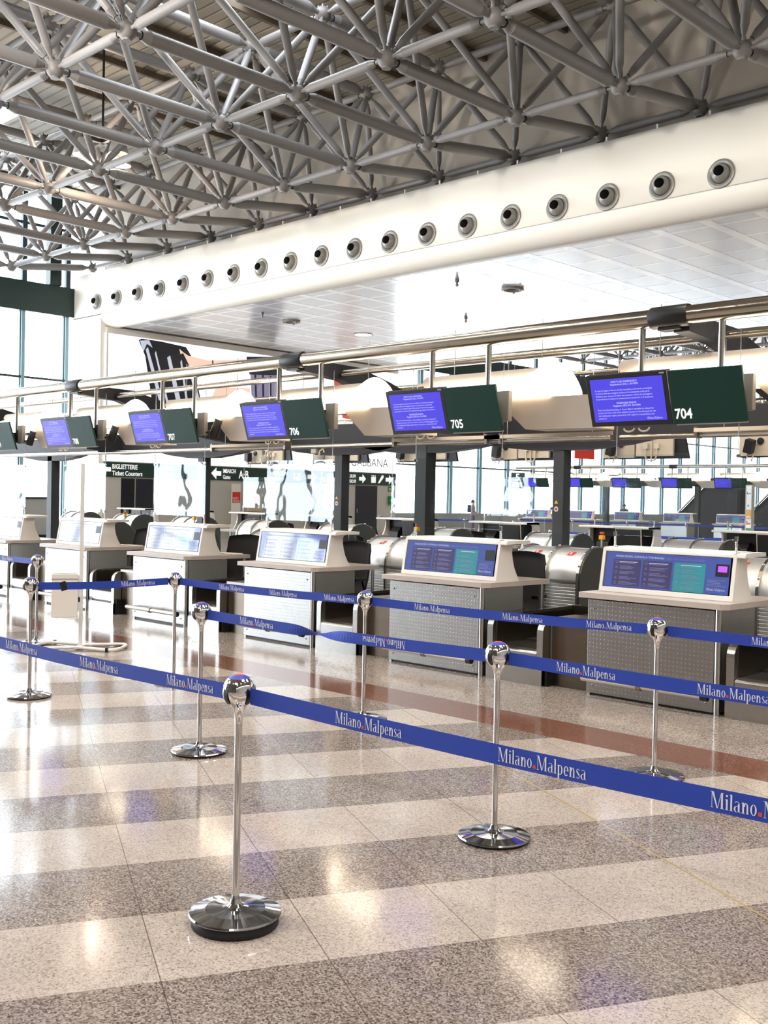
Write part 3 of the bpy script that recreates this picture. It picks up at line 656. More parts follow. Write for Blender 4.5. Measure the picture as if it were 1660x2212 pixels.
def make_bay():
    t = thing('baggage_conveyor', '', 'conveyor', (0,0,0), 0, 'baggage conveyors between the desks')
    for x in (0.075, 0.64):
        p = [(0.0,0.0),(0.0,0.47)]+[(0.11-0.11*math.cos(math.radians(a)), 0.47+0.11*math.sin(math.radians(a))) for a in (15,30,45,60,75,90)]+[(1.45,0.60),(1.45,0.0)]
        p2 = [(0.012,0.02)]+[(0.012,0.46)]
        MB().prism(p, 0, x, x+0.065).build('side_frame', 'steel', t, bevel=0.008)
    MB().box(0.075,0.705,-0.012,0.03,0.0,0.15).build('base_panel', 'steel', t)
    MB().box(0.08,0.70,0.01,0.04,0.15,0.172).build('gap_strip', 'black', t)
    MB().prism([(0.0,0.172),(0.0,0.285),(0.012,0.30),(0.06,0.315),(0.5,0.315),(0.5,0.172)], 0, 0.145, 0.635).build('scale_box', 'steel', t, bevel=0.006)
    MB().box(0.145,0.635,0.5,1.4,0.28,0.33).build('belt', 'conv', t)
    MB().box(0.145,0.635,1.30,1.34,0.33,0.60).build('end_flap', 'bronze', t)
    sk = MB().box(0.138,0.145,0.06,1.3,0.32,0.565).box(0.635,0.642,0.06,1.3,0.32,0.565); sk.build('inner_lining', 'bronze', t)
    MB().lathe([(0.011,0),(0.011,0.03),(0.017,0.04),(0.012,0.055),(1e-6,0.06)], 12, (0.30,0.75,0.33)).build('knob', 'steel', t)
    MB().box(0.72,1.10,0.12,0.14,0.0,0.58).box(0.72,0.74,0.02,0.14,0.0,0.2,1).build('filler_panel', ['bronze', 'black'], t)
    MB().box(0.705,1.12,0.10,0.50,0.58,0.61).build('filler_top', 'steel_dk', t)
    return t
def make_barrel():
    """slatted aluminium hood over the collecting belt"""
    t = thing('collector_hood', '', 'conveyor hood', (0,0,0), 0, 'aluminium hoods over the collecting belt')
    def arc(r0, n=14): return [(1.92-r0*math.cos(math.pi*i/n), 0.83+r0*0.93*math.sin(math.pi*i/n)) for i in range(n+1)]
    for x0, x1 in ((-0.83,-0.42),(-0.40,0.01)):
        MB().prism([(1.58,0.0),(1.58,0.80),(2.26,0.80),(2.26,0.0)], 0, x0, x1).build('slatted_side', 'slat', t)
        MB().prism([(1.57,0.80)]+arc(0.35)+[(2.27,0.80)], 0, x0, x1, 0, True).build('curved_cover', 'alu', t)
    for x in (-0.85,-0.42,0.0):
        o = arc(0.375)
        rg = MB().prism([(1.55,0.0),(1.545,0.83)]+o+[(2.295,0.83),(2.29,0.0)]+[(2.24,0.0),(2.24,0.83)]+list(reversed(arc(0.325)))+[(1.6,0.83),(1.6,0.0)], 0, x, x+0.03)
        rb_ = rg.build('ring', 'steel', t)
        for i in (2, 4, 6):
            a = math.pi*i/14; MB().sphere((x+0.015, 1.92-0.378*math.cos(a), 0.83+0.378*0.93*math.sin(a)), 0.014, 8, 6).build('stud', 'chrome', rb_)
    MB().prism([(1.56,0.02),(1.56,0.83)]+arc(0.36)+[(2.28,0.83),(2.28,0.02)], 0, 0.031, 0.045).build('end_plate', 'perf', t)
    MB().prism([(1.56,0.02),(1.56,0.83)]+arc(0.36)+[(2.28,0.83),(2.28,0.02)], 0, -0.865, -0.852).build('end_plate', 'perf', t)
    for x in (-0.66,-0.22):
        vs = []
        for i in range(3):
            a = math.pi*(3.9+0.42*i)/14*1.0; p = (1.92-0.353*math.cos(a), 0.83+0.353*0.93*math.sin(a)); vs += [(x+0.012*i, *p), (x+0.075+0.012*i, *p)]
        b = MB(); b.add(vs, [(0,1,3,2),(2,3,5,4)]); s_ = b.build('sticker', 'stick_r', t)
        a = math.pi*4.3/14; p = (1.92-0.356*math.cos(a), 0.83+0.356*0.93*math.sin(a)); e = Vector((0, math.sin(a)*0.02, math.cos(a)*0.02))
        b = MB(); b.poly([(x+0.035, p[0]-e.y, p[1]-e.z), (x+0.055, p[0]-e.y, p[1]-e.z), (x+0.06, p[0]+e.y, p[1]+e.z), (x+0.04, p[0]+e.y, p[1]+e.z)]); b.build('sticker_print', 'print', s_)
    return t
def make_chair():
    t = thing('office_chair', '', 'chair', (0,0,0), 0, 'black office chairs')
    n = 9; vs = []; fs = []
    for s_ in (0, 1):
        for j in range(8):
            v = j/7
            for i in range(n):
                u = i/(n-1)*2-1; w = 0.245*(0.86+0.20*math.sin(math.pi*min(v*0.9+0.1,1))) if v < 0.85 else 0.245*(1.02-0.5*(v-0.85))
                vs.append((u*w, 0.24+0.05*(1-u*u)-0.03+0.09*v-(0.045 if s_ == 0 else 0)*(1-0.4*v), 0.52+0.60*v-0.03*u*u*(1 if v > 0.8 else 0)))
    for s_ in (0, 1):
        for j in range(7):
            for i in range(n-1):
                q = [s_*8*n+j*n+i, s_*8*n+j*n+i+1, s_*8*n+(j+1)*n+i+1, s_*8*n+(j+1)*n+i]; fs.append(tuple(q if s_ == 0 else reversed(q)))
    ed = [j*n for j in range(8)]+[7*n+i for i in range(n)]+[j*n+n-1 for j in range(7,-1,-1)]+[i for i in range(n-1,-1,-1)]
    for a, b in zip(ed, ed[1:]+ed[:1]):
        if a != b: fs.append((b, a, a+8*n, b+8*n))
    b = MB(); b.add(vs, fs, 0, True); bk = b.build('backrest', 'fabric', t)
    MB().box(-0.04,0.03,0.348,0.352,0.93,1.0).build('back_label', 'lgrey', bk, rot=(-0.12,0,0))
    MB().box(-0.245,0.245,-0.26,0.24,0.44,0.52).build('seat', 'fabric', t, bevel=0.035, seg=3)
    MB().box(-0.03,0.03,0.18,0.30,0.40,0.43).box(-0.03,0.03,0.27,0.30,0.40,0.62).build('back_bracket', 'black', t)
    MB().cyl((0,0,0.10),(0,0,0.44),0.028,12).build('column', 'black', t)
    sb = MB()
    for k in range(5):
        a = 2*math.pi*k/5+0.3; sb.cyl((0,0,0.12),(0.29*math.cos(a),0.29*math.sin(a),0.075),0.026,8,0,0.017)
    base = sb.build('base', 'black', t)
    for k in range(5):
        a = 2*math.pi*k/5+0.3; MB().lathe([(0.03,-0.025),(0.03,0.025)], 12, (0.29*math.cos(a),0.29*math.sin(a),0.031), (-math.sin(a),math.cos(a),0)).build('caster', 'rubber', base)
    for sx in (-0.27, 0.27):
        MB().sweep([(sx,0.1,0.46),(sx*1.06,0.1,0.56),(sx*1.06,0.06,0.66)], 0.014, 8).box(sx*1.06-0.035,sx*1.06+0.035,-0.1,0.14,0.66,0.69).build('armrest', 'black', t)
    return t
def make_guard():
    t = thing('acrylic_screen', '', 'screen', (0,0,0), 0, 'clear acrylic screens over the desks')
    MB().box(-1.12,0.03,0.252,0.258,1.37,2.065).build('pane', 'plexi', t)
    for x in (-1.10, 0.01):
        MB().cyl((x,0.255,2.05),(x,0.255,3.05),0.0035,6).build('wire', 'steel', t)
        c = MB()
        for k in range(6): c.sphere((x, 0.26, 1.285+0.016*k), 0.011, 8, 6)
        c.lathe([(0.02,1.265),(0.02,1.275),(0.009,1.28)], 10, (x,0.275,0)); c.box(x-0.012,x+0.012,0.245,0.268,1.36,1.40)
        c.build('support_chain', 'chrome', t)
        MB().lathe([(0.014,-0.012),(0.014,0.012)], 10, (x,0.255,2.04), (0,1,0)).build('clip', 'chrome', t)
    return t
TILT = math.atan2(0.13, 0.42)
def P_(x, v, o=0.0):   # a point on the tilted display plane: v up the face from its lower edge, o towards the passengers
    return (x, 0.01-math.sin(TILT)*v-math.cos(TILT)*o, 2.292+math.cos(TILT)*v-math.sin(TILT)*o)
def tbox(b, x0, x1, v0, v1, o0, o1, m=0):
    c = [P_(x, v, o) for v in (v0, v1) for (x, o) in ((x0,o0),(x1,o0),(x1,o1),(x0,o1))]
    b.add(c, [(0,3,2,1),(4,5,6,7),(0,1,5,4),(1,2,6,5),(2,3,7,6),(3,0,4,7)], m)
def make_monitor():
    t = thing('information_monitor', '', 'monitor', (0,0,0), 0, 'blue monitors over the desks')
    b = MB(); tbox(b, -1.195,-0.435,0,0.44,-0.07,0.0); bz = b.build('bezel', 'black', t, bevel=0.004)
    b = MB(); b.poly([P_(-1.155,0.04,0.002),P_(-0.475,0.04,0.002),P_(-0.475,0.405,0.002),P_(-1.155,0.405,0.002)]); sc = b.build('screen', 'scr', t)
    tx = MB(); F = lambda cx, cyy: (lambda x, y: P_(cx+x, cyy+y, 0.003))
    put_text(tx, 'DIRITTI DEL PASSEGGERO', 0.021, F(-0.83,0.370), 'CENTER', bold=0.01); put_text(tx, 'Regolamento (CE) n. 261/2004', 0.021, F(-0.83,0.348), 'CENTER', bold=0.01)
    for i, s in enumerate(('In caso di negato imbarco, di volo cancellato o di ritardo prolungato', 'di almeno due ore rivolgersi al banco di accettazione o alla porta', 'd\'imbarco per ottenere il testo che enumera i diritti del passeggero,', 'in particolare in materia di compensazione pecuniaria e di assistenza.')):
        put_text(tx, s, 0.0195, F(-1.115,0.302-0.024*i), xs=1.0)
    put_text(tx, 'PASSENGER RIGHTS', 0.021, F(-0.83,0.190), 'CENTER', bold=0.01); put_text(tx, 'Regulation (EC) No. 261/2004', 0.021, F(-0.83,0.168), 'CENTER', bold=0.01)
    for i, s in enumerate(('If you are denied boarding, or if your flight is cancelled or delayed for', 'at least two hours, ask at the check-in counter or boarding gate for the', 'text stating your rights, particularly with regard to compensation and', 'assistance.')):
        put_text(tx, s, 0.0195, F(-1.115,0.136-0.024*i), xs=0.97)
    put_logo(tx, lambda x, y: P_(-0.585+x, 0.052+y, 0.003), 0.019, True, 0, 0)
    tx.build('screen_text', 'scr_txt', sc)
    b = MB(); tbox(b, -0.50,-0.455,0.418,0.430,0.0,0.002); b.build('badge', 'lgrey', bz)
    MB().cyl((-0.825,0.17,2.40),(-0.825,0.17,3.12),0.028,16).build('hanging_post', 'steel', t)
    MB().box(-0.90,-0.72,-0.0,0.18,2.46,2.56).build('mount', 'black', t)
    q = MB()
    for x in (-0.86,-0.72): q.sweep([(x+0.05*math.cos(a*math.pi/6), 0.05, 2.275+0.03*math.sin(a*math.pi/6)) for a in range(6, 13)], 0.008, 6)
    q.build('cable', 'cable', t)
    return t
def make_board(num):
    t = thing('number_board', 'dark green hanging board with the white number %s' % num, 'sign', (0,0,0), 0, 'green number boards')
    b = MB(); tbox(b, -0.425,0.20,0.0,0.435,-0.02,0.008); pn = b.build('panel', 'board', t, bevel=0.003)
    tx = MB(); put_text(tx, num, 0.115, lambda x, y: P_(-0.40+x, 0.045+y, 0.0095), xs=0.88, bold=0.022); tx.build('digits', 'swhite', pn)
    b = MB(); tbox(b, -0.40,0.19,-0.012,0.0,-0.03,0.0); b.build('lower_trim', 'lgrey', t)
    MB().cyl((-0.11,0.17,2.40),(-0.11,0.17,3.12),0.028,16).build('hanging_post', 'steel', t)
    MB().box(-0.2,0.0,0.05,0.18,2.44,2.56).build('mount', 'black', t)
    return t
def make_speaker():
    t = thing('spotlight_box', '', 'spotlight', (0,0,0), 0, 'box spotlights beside the boards')
    MB().box(0.04,0.19,0.10,0.16,2.385,2.67).build('housing', 'boxgrey', t, bevel=0.006)
    MB().box(0.0,0.05,0.09,0.17,2.40,2.60).build('bracket', 'black', t)
    MB().lathe([(0.05,-0.11),(0.055,-0.10),(0.055,0.02),(0.05,0.03),(0.05,0.11),(0.04,0.115)], 18, (0.33,0.18,2.47), (0.25,0.1,0.75)).build('lamp_barrel', 'black', t)
    MB().cyl((0.18,0.14,2.42),(0.31,0.18,2.44),0.014).build('arm', 'black', t)
    return t
def make_canopy():
    """uplight: beige tray, glowing bell-shaped reflector, grey tube"""
    t = thing('canopy_light', '', 'lamp', (0,0,0), 0, 'glowing canopy lights over the desks')
    MB().prism([(0.10,2.62),(0.46,2.32),(1.22,2.31),(1.22,2.61)], 1, 0.30, 0.62).build('tray', 'tray', t, bevel=0.01)
    xs_ = [-1.1+1.82*i/44 for i in range(45)]; vs = []; fs = []; n = 14
    for x in xs_:
        base = 2.615; led = 0.20+0.02*(x+1.1); bell = 0.0
        if x > -0.05: 
            u = (x-0.44)/0.29; bell = 0.125*math.exp(-u*u*2.2)
        h = led+bell
        if x > 0.44: h = max(0.004, 0.345*max(0.0, math.cos(min(1.0, (x-0.44)/0.285)*math.pi/2))**0.8)
        w = 0.20 if x < 0.44 else max(0.02, 0.20*max(0.0, math.cos(min(1.0, (x-0.44)/0.285)*math.pi/2))**0.5)
        for k in range(n):
            a = math.pi*k/(n-1); vs.append((x, 0.34+0.16-w*math.cos(a)-0.02, base+h*max(0.0, math.sin(a))**0.75))
    for i in range(44):
        for k in range(n-1): fs.append((i*n+k, i*n+k+1, (i+1)*n+k+1, (i+1)*n+k))
    fs.append(tuple(range(n))); 
    b = MB(); b.add(vs, fs, 0, True); b.build('reflector', 'glow', t)
    p = [(0.60+0.10*math.cos(a*math.pi/8), 2.86+0.075*math.sin(a*math.pi/8)) for a in range(16)]
    tb = MB(); tb.prism(p, 0, -1.25, 0.26, 0, True); tb.build('tube', 'tray', t)
    for wx in (0.2, -0.9): MB().cyl((wx,0.6,2.88),(wx,0.6,3.4),0.004,6).build('wire', 'steel', t)
    return t

ISL = ['704','705','706','707','708','709']
proto = {}
def place(key, maker, i, label, name_suffix=None, loc=None, rz=None, group=None):
    loc = loc if loc is not None else (xr(i), Y0, 0)
    if key not in proto:
        t = maker(); proto[key] = t; t.location = loc; t['label'] = label
        if rz is not None: t.rotation_euler = (0,0,rz)
        return t
    return dup(proto[key], loc, label, rz if rz is not None else 0.0, group)
def hood_maker(): 
    global _F, _quad, _poster
    t, _poster, _F, _quad = make_hood(); return t
WHERE = ['under the board numbered %s' % n for n in ISL]
for i, n in enumerate(ISL):
    place('desk', make_desk, i, 'dimpled stainless check-in desk with beige worktop %s' % WHERE[i])
    place('hood', hood_maker, i, 'white information box with slanted blue poster on the desk %s' % WHERE[i])
    place('bay', make_bay, i, 'stainless baggage scale conveyor right of the desk %s' % WHERE[i])
    place('barrel', make_barrel, i, 'slatted aluminium collector hood with red stickers behind the desk %s' % WHERE[i])
    place('guard', make_guard, i, 'clear acrylic screen hung on wires over the desk %s' % WHERE[i])
    place('mon', make_monitor, i, 'blue passenger rights monitor left of the green board numbered %s' % n)
    b = make_board(n); b.location = (xr(i), Y0, 0)
    place('spk', make_speaker, i, 'beige spotlight box fixed right of the green board numbered %s' % n)
    place('can', make_canopy, i, 'glowing canopy light with beige tray, just right of the board numbered %s' % n)
place('can', make_canopy, -1, 'glowing canopy light at the right photo edge, lit tube reaching behind board 704')
ch_l = {0:'black office chair at the desk under the board numbered 704', 1:'black office chair turned at the desk under the board numbered 705', 2:'tall black office chair at the desk under the board numbered 706', 3:'black office chair at the desk under the board numbered 707', 4:'black office chair at the desk under the board numbered 708'}
for i, dx, yy, rz in ((1,-0.40,8.72,0.25),(2,-0.62,8.72,0.15),(3,-0.30,8.75,0.5),(4,-0.5,8.75,0.1)):
    place('chair', make_chair, i, ch_l[i], loc=(xr(i)+dx, yy, 0), rz=rz)
place('chair', make_chair, 3, 'second black office chair behind the desk numbered 707, further back', loc=(xr(3)+0.75, 10.4, 0), rz=2.2)
for sp in [o for o in bpy.data.objects if o.name.split('.')[0] == 'spotlight_box' and o.location.x > xr(2)-0.1]:
    for c in list(sp.children):
        if c.name.split('.')[0] in ('lamp_barrel', 'arm'): bpy.data.objects.remove(c)
for c in [o for o in bpy.data.objects if o.name.split('.')[0] == 'canopy_light' and abs(o.location.x-xr(1)) < 0.01][0].children:
    if c.name.startswith('tray'): c.location.x = -0.22
for i, dx, lab in ((3,-0.12,'white papers on the worktop of the desk numbered 707'),(4,-0.1,'white papers on the worktop of the desk numbered 708')):
    tag(MB().box(-0.15,0.15,-0.10,0.10,0,0.012).build('paper_stack', 'paper', None, (xr(i)+dx, Y0+0.76, 0.881), 0, (0,0,0.2)), lab, 'paper', 'papers on the desks')
# the small purple display shows on the nearest poster; the next one shows a red light
b = MB(); b.poly([(_F(1.038+dx, 0.182+dy, 0.003)) for dx, dy in ((0,0),(0.078,0),(0.078,0.048),(0,0.048))])
h0 = [o for o in bpy.data.objects if o.name == 'information_box'][0]
ps = [c for c in h0.children if c.name.startswith('poster')][0]; b.build('display_screen', 'purple', ps)

# ------------------------------------------------------------------ overhead pipe, rails, arms, centre beam, columns
pp = thing('overhead_pipe', 'long satin steel pipe carrying the monitors over the front desks', 'pipe', (0,0,0))
MB().cyl((-26,7.88,3.19),(0,7.88,3.19),0.076,24).build('pipe', 'pipe', pp)
arms = []
for k, x in enumerate((-4.40,-9.12,-13.95,-18.6)):
    MB().lathe([(0.088,-0.17),(0.092,-0.16),(0.092,0.16),(0.088,0.17)], 24, (x,7.88,3.19), (1,0,0)).box(x-0.1,x+0.1,7.85,7.97,3.08,3.16).build('clamp', 'black', pp)
    pa = [(7.9,3.12),(8.3,3.20),(8.75,3.19),(9.3,3.06),(9.8,2.9),(10.6,2.82),(11.55,2.80),(11.55,2.42),(10.6,2.50),(9.9,2.58),(9.3,2.74),(8.9,2.90),(8.5,3.02),(7.9,3.06)]
    lab = ['curved anthracite arm behind the clamp between boards 704 and 705','curved anthracite arm behind the clamp over the board 706','curved anthracite arm behind the clamp over the board 708','curved anthracite arm at the far left end of the pipe'][k]
    a = MB(); a.prism(pa, 0, x+0.02, x+0.16); o = a.build('support_arm', 'anthra', None, bevel=0.01); tag(o, lab, 'bracket', 'curved arms under the overhead pipe')
    a2 = MB(); a2.prism([(23.12-p, z) for p, z in reversed(pa)], 0, x+0.02, x+0.16); o = a2.build('support_arm', 'anthra', None, bevel=0.01)
    tag(o, lab.replace('curved anthracite arm', 'rear half arm, anthracite,'), 'bracket', 'curved arms under the overhead pipe')
RAILS = [(8.45,3.09,0.035,'thin steel rail just behind the main overhead pipe'),(9.0,3.20,0.03,'upper thin steel rail between the curved arms'),(10.2,3.12,0.03,'lower thin steel rail between the curved arms'),(11.0,2.43,0.035,'pale steel rail along the front of the dark centre beam'),(13.0,3.15,0.03,'thin steel rail behind the centre beam'),(15.24,3.19,0.07,'rear overhead steel pipe over the back desks')]
for y, z, r, lab in RAILS:
    tag(MB().cyl((-26,y,z),(-1.0,y,z),r,14).build('steel_rail' if r < 0.05 else 'rear_pipe', 'pipe'), lab, 'rail')
bm2 = MB().box(-26,-1.0,11.45,11.67,2.44,2.80); struct(bm2.build('beam', 'anthra', None, bevel=0.01))
COLS = [(-7.98,0.17),(-12.17,0.17),(-15.83,0.17),(-21.36,0.2),(-10.39,0.22)]
for x, w in COLS:
    c = struct(MB().box(x-w/2,x+w/2,11.56-w/2,11.56+w/2,0,2.5).build('column', 'col_l', None, bevel=0.008))
    MB().prism([(x-1.5,2.47),(x+1.5,2.47),(x+1.0,2.38),(x+0.4,2.32),(x-0.4,2.32),(x-1.0,2.38)], 1, 11.46, 11.66).build('gusset', 'anthra', c)
    s_ = MB()
    for kk in range(12): 
        t0 = 2*math.pi*kk/12; t1 = 2*math.pi*(kk+1)/12; s_.poly([(x-0.02,11.56-w/2-0.004,1.55),(x-0.02+0.035*math.cos(t0),11.56-w/2-0.004,1.55+0.035*math.sin(t0)),(x-0.02+0.035*math.cos(t1),11.56-w/2-0.004,1.55+0.035*math.sin(t1))], 0)
    s_.poly([(x-0.04,11.56-w/2-0.006,1.535),(x,11.56-w/2-0.006,1.535),(x,11.56-w/2-0.006,1.565),(x-0.04,11.56-w/2-0.006,1.565)], 1)
    s_.poly([(x-0.05,11.56-w/2-0.004,1.62),(x+0.01,11.56-w/2-0.004,1.62),(x-0.02,11.56-w/2-0.004,1.67)], 2)
    if w < 0.2: s_.build('safety_sticker', ['print', 'red', 'yellow'], c)
# fluorescent battens and cameras slung under the front rails
BAT = [(xr(0)+0.15,'white batten light under the board numbered 704'),(xr(1)+0.2,'white batten light under the board numbered 705'),(xr(1)-1.1,'white batten light under the monitor beside board 705'),(xr(3)+0.3,'white batten light under the board numbered 707')]
for x, lab in BAT:
    t = thing('batten_light', lab, 'lamp', (x, 8.45, 2.27), 0, 'batten lights under the boards')
    MB().box(-0.75,0.75,-0.06,0.06,0.0,0.035).build('housing', 'lgrey', t); MB().cyl((-0.72,0,-0.02),(0.72,0,-0.02),0.014).build('tube', 'white', t)
    for sx in (-0.74,0.74): MB().box(sx-0.015,sx+0.015,-0.05,0.05,-0.05,0.05).build('end_cap', 'steel_dk', t)
    for sx in (-0.5, 0.5): MB().cyl((sx,0,0.03),(sx,0,0.8),0.004,6).build('wire', 'steel', t)
# dome cameras
for k, (x, lab) in enumerate(((-13.4,'small dome camera hung below the monitor of board 706'),(-12.1,'small dome camera hung below the board numbered 706'))):
    t = thing('dome_camera', lab, 'camera', (x, 11.0, 2.19), 0, 'dome cameras under the beam')
    MB().sphere((0,0,-0.02),0.07,16,10).build('dome', 'plexi', t); MB().lathe([(0.09,0.0),(0.09,0.09),(0.07,0.1)], 18).build('housing', 'lgrey', t)
    MB().sweep([(0,0,0.1),(0.02,0,0.17),(0.09,0,0.2),(0.12,0,0.14)], 0.014, 8).build('conduit', 'cable', t); MB().box(-0.16,-0.05,-0.03,0.03,0.13,0.2).build('junction_box', 'lgrey', t)

# ------------------------------------------------------------------ the rear row of desks of the same island, seen from behind
XO = -9.76
rear_names = {}
refs = ['second rear position from the right', 'third', '']
def rear_where(j): return {-1:'at the right photo edge', 0:'above the box under 704', 1:'above the box under 705', 2:'just left of the wide column', 3:'right of the box under 706', 4:'above the box under 706', 5:'right of the box under 707', 6:'above the box under 707'}[j]
for j in range(-1, 7):
    x = XO-PITCH*j; y = 15.40; w = rear_where(j)
    d = dup(proto['desk'], (x, y, 0), 'back row check-in desk %s' % w, math.pi, 'back row desks')
    d = dup(proto['hood'], (x, y, 0), 'back of a white information box, back row, %s' % w, math.pi, 'back row information boxes', skip=('poster',))
    m = thing('staff_terminal', 'black staff monitor and printer in the back row %s' % w, 'monitor', (x, y, 0), math.pi, 'staff terminals of the back row')
    MB().box(-1.05,-0.62,0.36,0.40,0.93,1.24).build('screen', 'black', m, bevel=0.006, rot=(-0.1,0,0), loc=(0,0.11,0.03))
    MB().box(-1.07,-0.60,0.345,0.355,0.91,1.26).build('frame', 'beige', m, rot=(-0.1,0,0), loc=(0,0.13,0.03))
    MB().prism([(0.33,0.88),(0.33,1.06),(0.42,1.10),(0.52,1.0),(0.54,0.88)], 0, -0.42, -0.2).build('printer', 'black', m, bevel=0.01)
    MB().box(-0.9,-0.5,0.60,0.76,0.88,0.90).build('keyboard', 'black', m)
    dup(proto['barrel'], (x, 23.12-7.72, 0), 'back row aluminium collector hood %s' % w, math.pi, 'back row collector hoods')
    if j < 5: dup(proto['guard'], (x, y, 0), 'back row clear acrylic screen %s' % w, math.pi, 'back row acrylic screens')
    if -1 <= j <= 4:
        # beige backs of the rear monitors with their conduits
        q = thing('monitor_back', 'beige monitor back with cream conduits, back row, %s' % w, 'monitor', (x, 15.05, 0), 0, 'backs of the rear monitors')
        MB().box(0.18,0.76,0,0.05,2.38,2.68).build('back_plate', 'beige', q, bevel=0.005); MB().box(0.79,1.45,0,0.05,2.40,2.70).build('back_plate', 'beige', q, bevel=0.005)
        MB().prism([(0.16,2.36),(1.70,2.36),(1.62,2.72),(0.20,2.72)], 1, 0.05, 0.10).build('bezel', 'black', q)
        c = MB(); c.box(0.94,1.02,-0.04,0,2.52,2.6); c.box(1.14,1.22,-0.04,0,2.52,2.6)
        for sx, ex in ((0.98,1.06),(1.18,1.10)): c.sweep([(sx,-0.03,2.52),(sx,-0.03,2.40),((sx*2+ex)/3,-0.03,2.345),(ex,-0.03,2.33)], 0.014, 8)
        c.cyl((1.08,-0.02,2.30),(1.08,-0.02,2.68),0.014,8); c.build('conduit', 'cable', q)
        MB().box(-0.06,0.06,-0.06,0.06,-0.10,0.10).build('spotlight', 'black', q, rot=(0.2,0.3,0), loc=(0.40,-0.12,2.52))
        MB().sweep([(0.36,-0.06,2.44),(0.34,-0.08,2.34),(0.40,-0.06,2.30),(0.44,-0.05,2.42)], 0.012, 8).build('cable', 'cable', q)
        MB().lathe([(0.05,0),(0.05,0.03)], 14, (0.52,0,2.60), (0,-1,0)).build('socket', 'black', q)
        MB().cyl((0.5,0.1,2.6),(0.5,0.1,3.2),0.03).cyl((1.2,0.1,2.6),(1.2,0.1,3.2),0.03).build('hanging_post', 'steel', q)
for j, dx, yy, rz in ((-1,0.5,14.3,2.9),(1,0.5,14.3,3.5),(2,0.7,14.3,2.6),(3,0.35,14.3,3.3)):
    dup(proto['chair'], (XO-PITCH*j+dx, yy, 0), 'black back row office chair %s' % rear_where(j), rz, 'back row chairs')
# emergency stop buttons on stalks
for k, (x, y, lab) in enumerate(((-6.93,10.9,'red and yellow emergency stop on a stalk right of the column near 704'),(-9.93,10.9,'red and yellow emergency stop beside the wide column'),(-15.19,10.9,'red and yellow emergency stop beside the column near 707'),(-17.41,10.9,'red and yellow emergency stop behind the box under 708'))):
    t = thing('emergency_stop', lab, 'button', (x, y, 0), 0, 'emergency stops on the island')
    MB().cyl((0,0,0),(0,0,1.2),0.012).build('stalk', 'steel', t); MB().box(-0.03,0.03,-0.03,0.03,1.2,1.255).build('housing', 'yellow', t, bevel=0.01); MB().lathe([(0.012,0),(0.028,0.018),(0.028,0.032),(0.018,0.038)], 14, (0,0,1.255)).build('button', 'red', t)

# ------------------------------------------------------------------ the far island beyond the low ceiling
YFI = 39.6
for n in range(-1, 6):
    x = -25.87+PITCH*n; nm = ORD[n+1]
    dup(proto['desk'], (x, YFI, 0), 'far check-in desk, %s from the glass wall' % nm, 0, 'far island desks')
    dup(proto['hood'], (x, YFI, 0), 'far blue information poster box, %s from the glass wall' % nm, 0, 'far island information boxes', skip=('poster_print',) if n != 2 else ())
    dup(proto['mon'], (x, YFI, 0), 'far blue monitor, %s from the glass wall' % nm, 0, 'far island monitors', skip=('screen_text', 'cable'))
    t = dup(bpy.data.objects['number_board'], (x, YFI, 0), 'far green number board, %s from the glass wall' % nm, 0, 'far island boards', skip=('digits',))
    dup(proto['can'], (x, YFI, 0), 'far glowing canopy light, %s from the glass wall' % nm, 0, 'far island canopy lights')
fp = thing('overhead_pipe', 'far overhead pipe carrying the small blue monitors', 'pipe', (0, YFI-7.72, 0))
MB().cyl((-30,7.88,3.19),(-8,7.88,3.19),0.076,16).build('pipe', 'steel', fp)
for x in (-26.6,-21.9,-17.2): MB().cyl((x-0.17,7.88,3.19),(x+0.17,7.88,3.19),0.092,16).build('clamp', 'black', fp)
ft = struct(MB().box(-30,-8,43.5,43.7,2.44,2.8).build('beam', 'anthra'))
for x in (-27.5,-22.8,-19.2,-16.0): struct(MB().box(x-0.1,x+0.1,43.5,43.7,0,2.5).build('column', 'col_l'))
# dark baggage inclines behind the far island
for k, x in enumerate((-24.2,-20.6)):
    lab = ('dark steel baggage incline behind the far desks, next to the columns', 'dark steel baggage incline behind the far totem')[k]
    t = thing('baggage_incline', lab, 'conveyor', (x, 47.5, 0), 0, 'baggage inclines')
    MB().prism([(-1.9,0.0),(-1.9,0.9),(-0.3,2.5),(1.4,2.5),(1.4,0.0)], 1, 0, 1.2).build('casing', 'anthra', t)
    MB().sweep([(-1.9,-0.05,0.95),(-0.3,-0.05,2.56),(1.4,-0.05,2.56)], 0.05, 8).build('handrail', 'steel', t)

# ------------------------------------------------------------------ service core front: signs, poster, wall fittings
fx = XC+0.06
sg = tag(MB().box(XC, fx-0.02, YB+0.2, 35.64, 2.235, 2.77).build('direction_sign', 'sgreen'), 'long dark green band of white airport direction signs on the service core', 'sign')
tx = MB(); S = lambda y0, z0: (lambda u, v: (fx, y0+u, z0+v))
put_text(tx, 'BIGLIETTERIE', 0.235, S(20.62,2.53), xs=0.78, bold=0.02); put_text(tx, 'Ticket Counters', 0.235, S(20.62,2.29), xs=0.82, bold=0.02)
def arrow(y, z, s, sgn):
    tx.poly([(fx, y+sgn*0.30*s, z), (fx, y, z+0.28*s), (fx, y, z-0.28*s)] if sgn > 0 else [(fx, y-0.30*s, z), (fx, y, z-0.28*s), (fx, y, z+0.28*s)])
    tx.poly([(fx, y-sgn*0.28*s, z-0.11*s), (fx, y, z-0.11*s), (fx, y, z+0.11*s), (fx, y-sgn*0.28*s, z+0.11*s)])
arrow(20.38, 2.5, 0.7, -1)
tx.build('sign_lettering', 'swhite', sg); tx = MB()
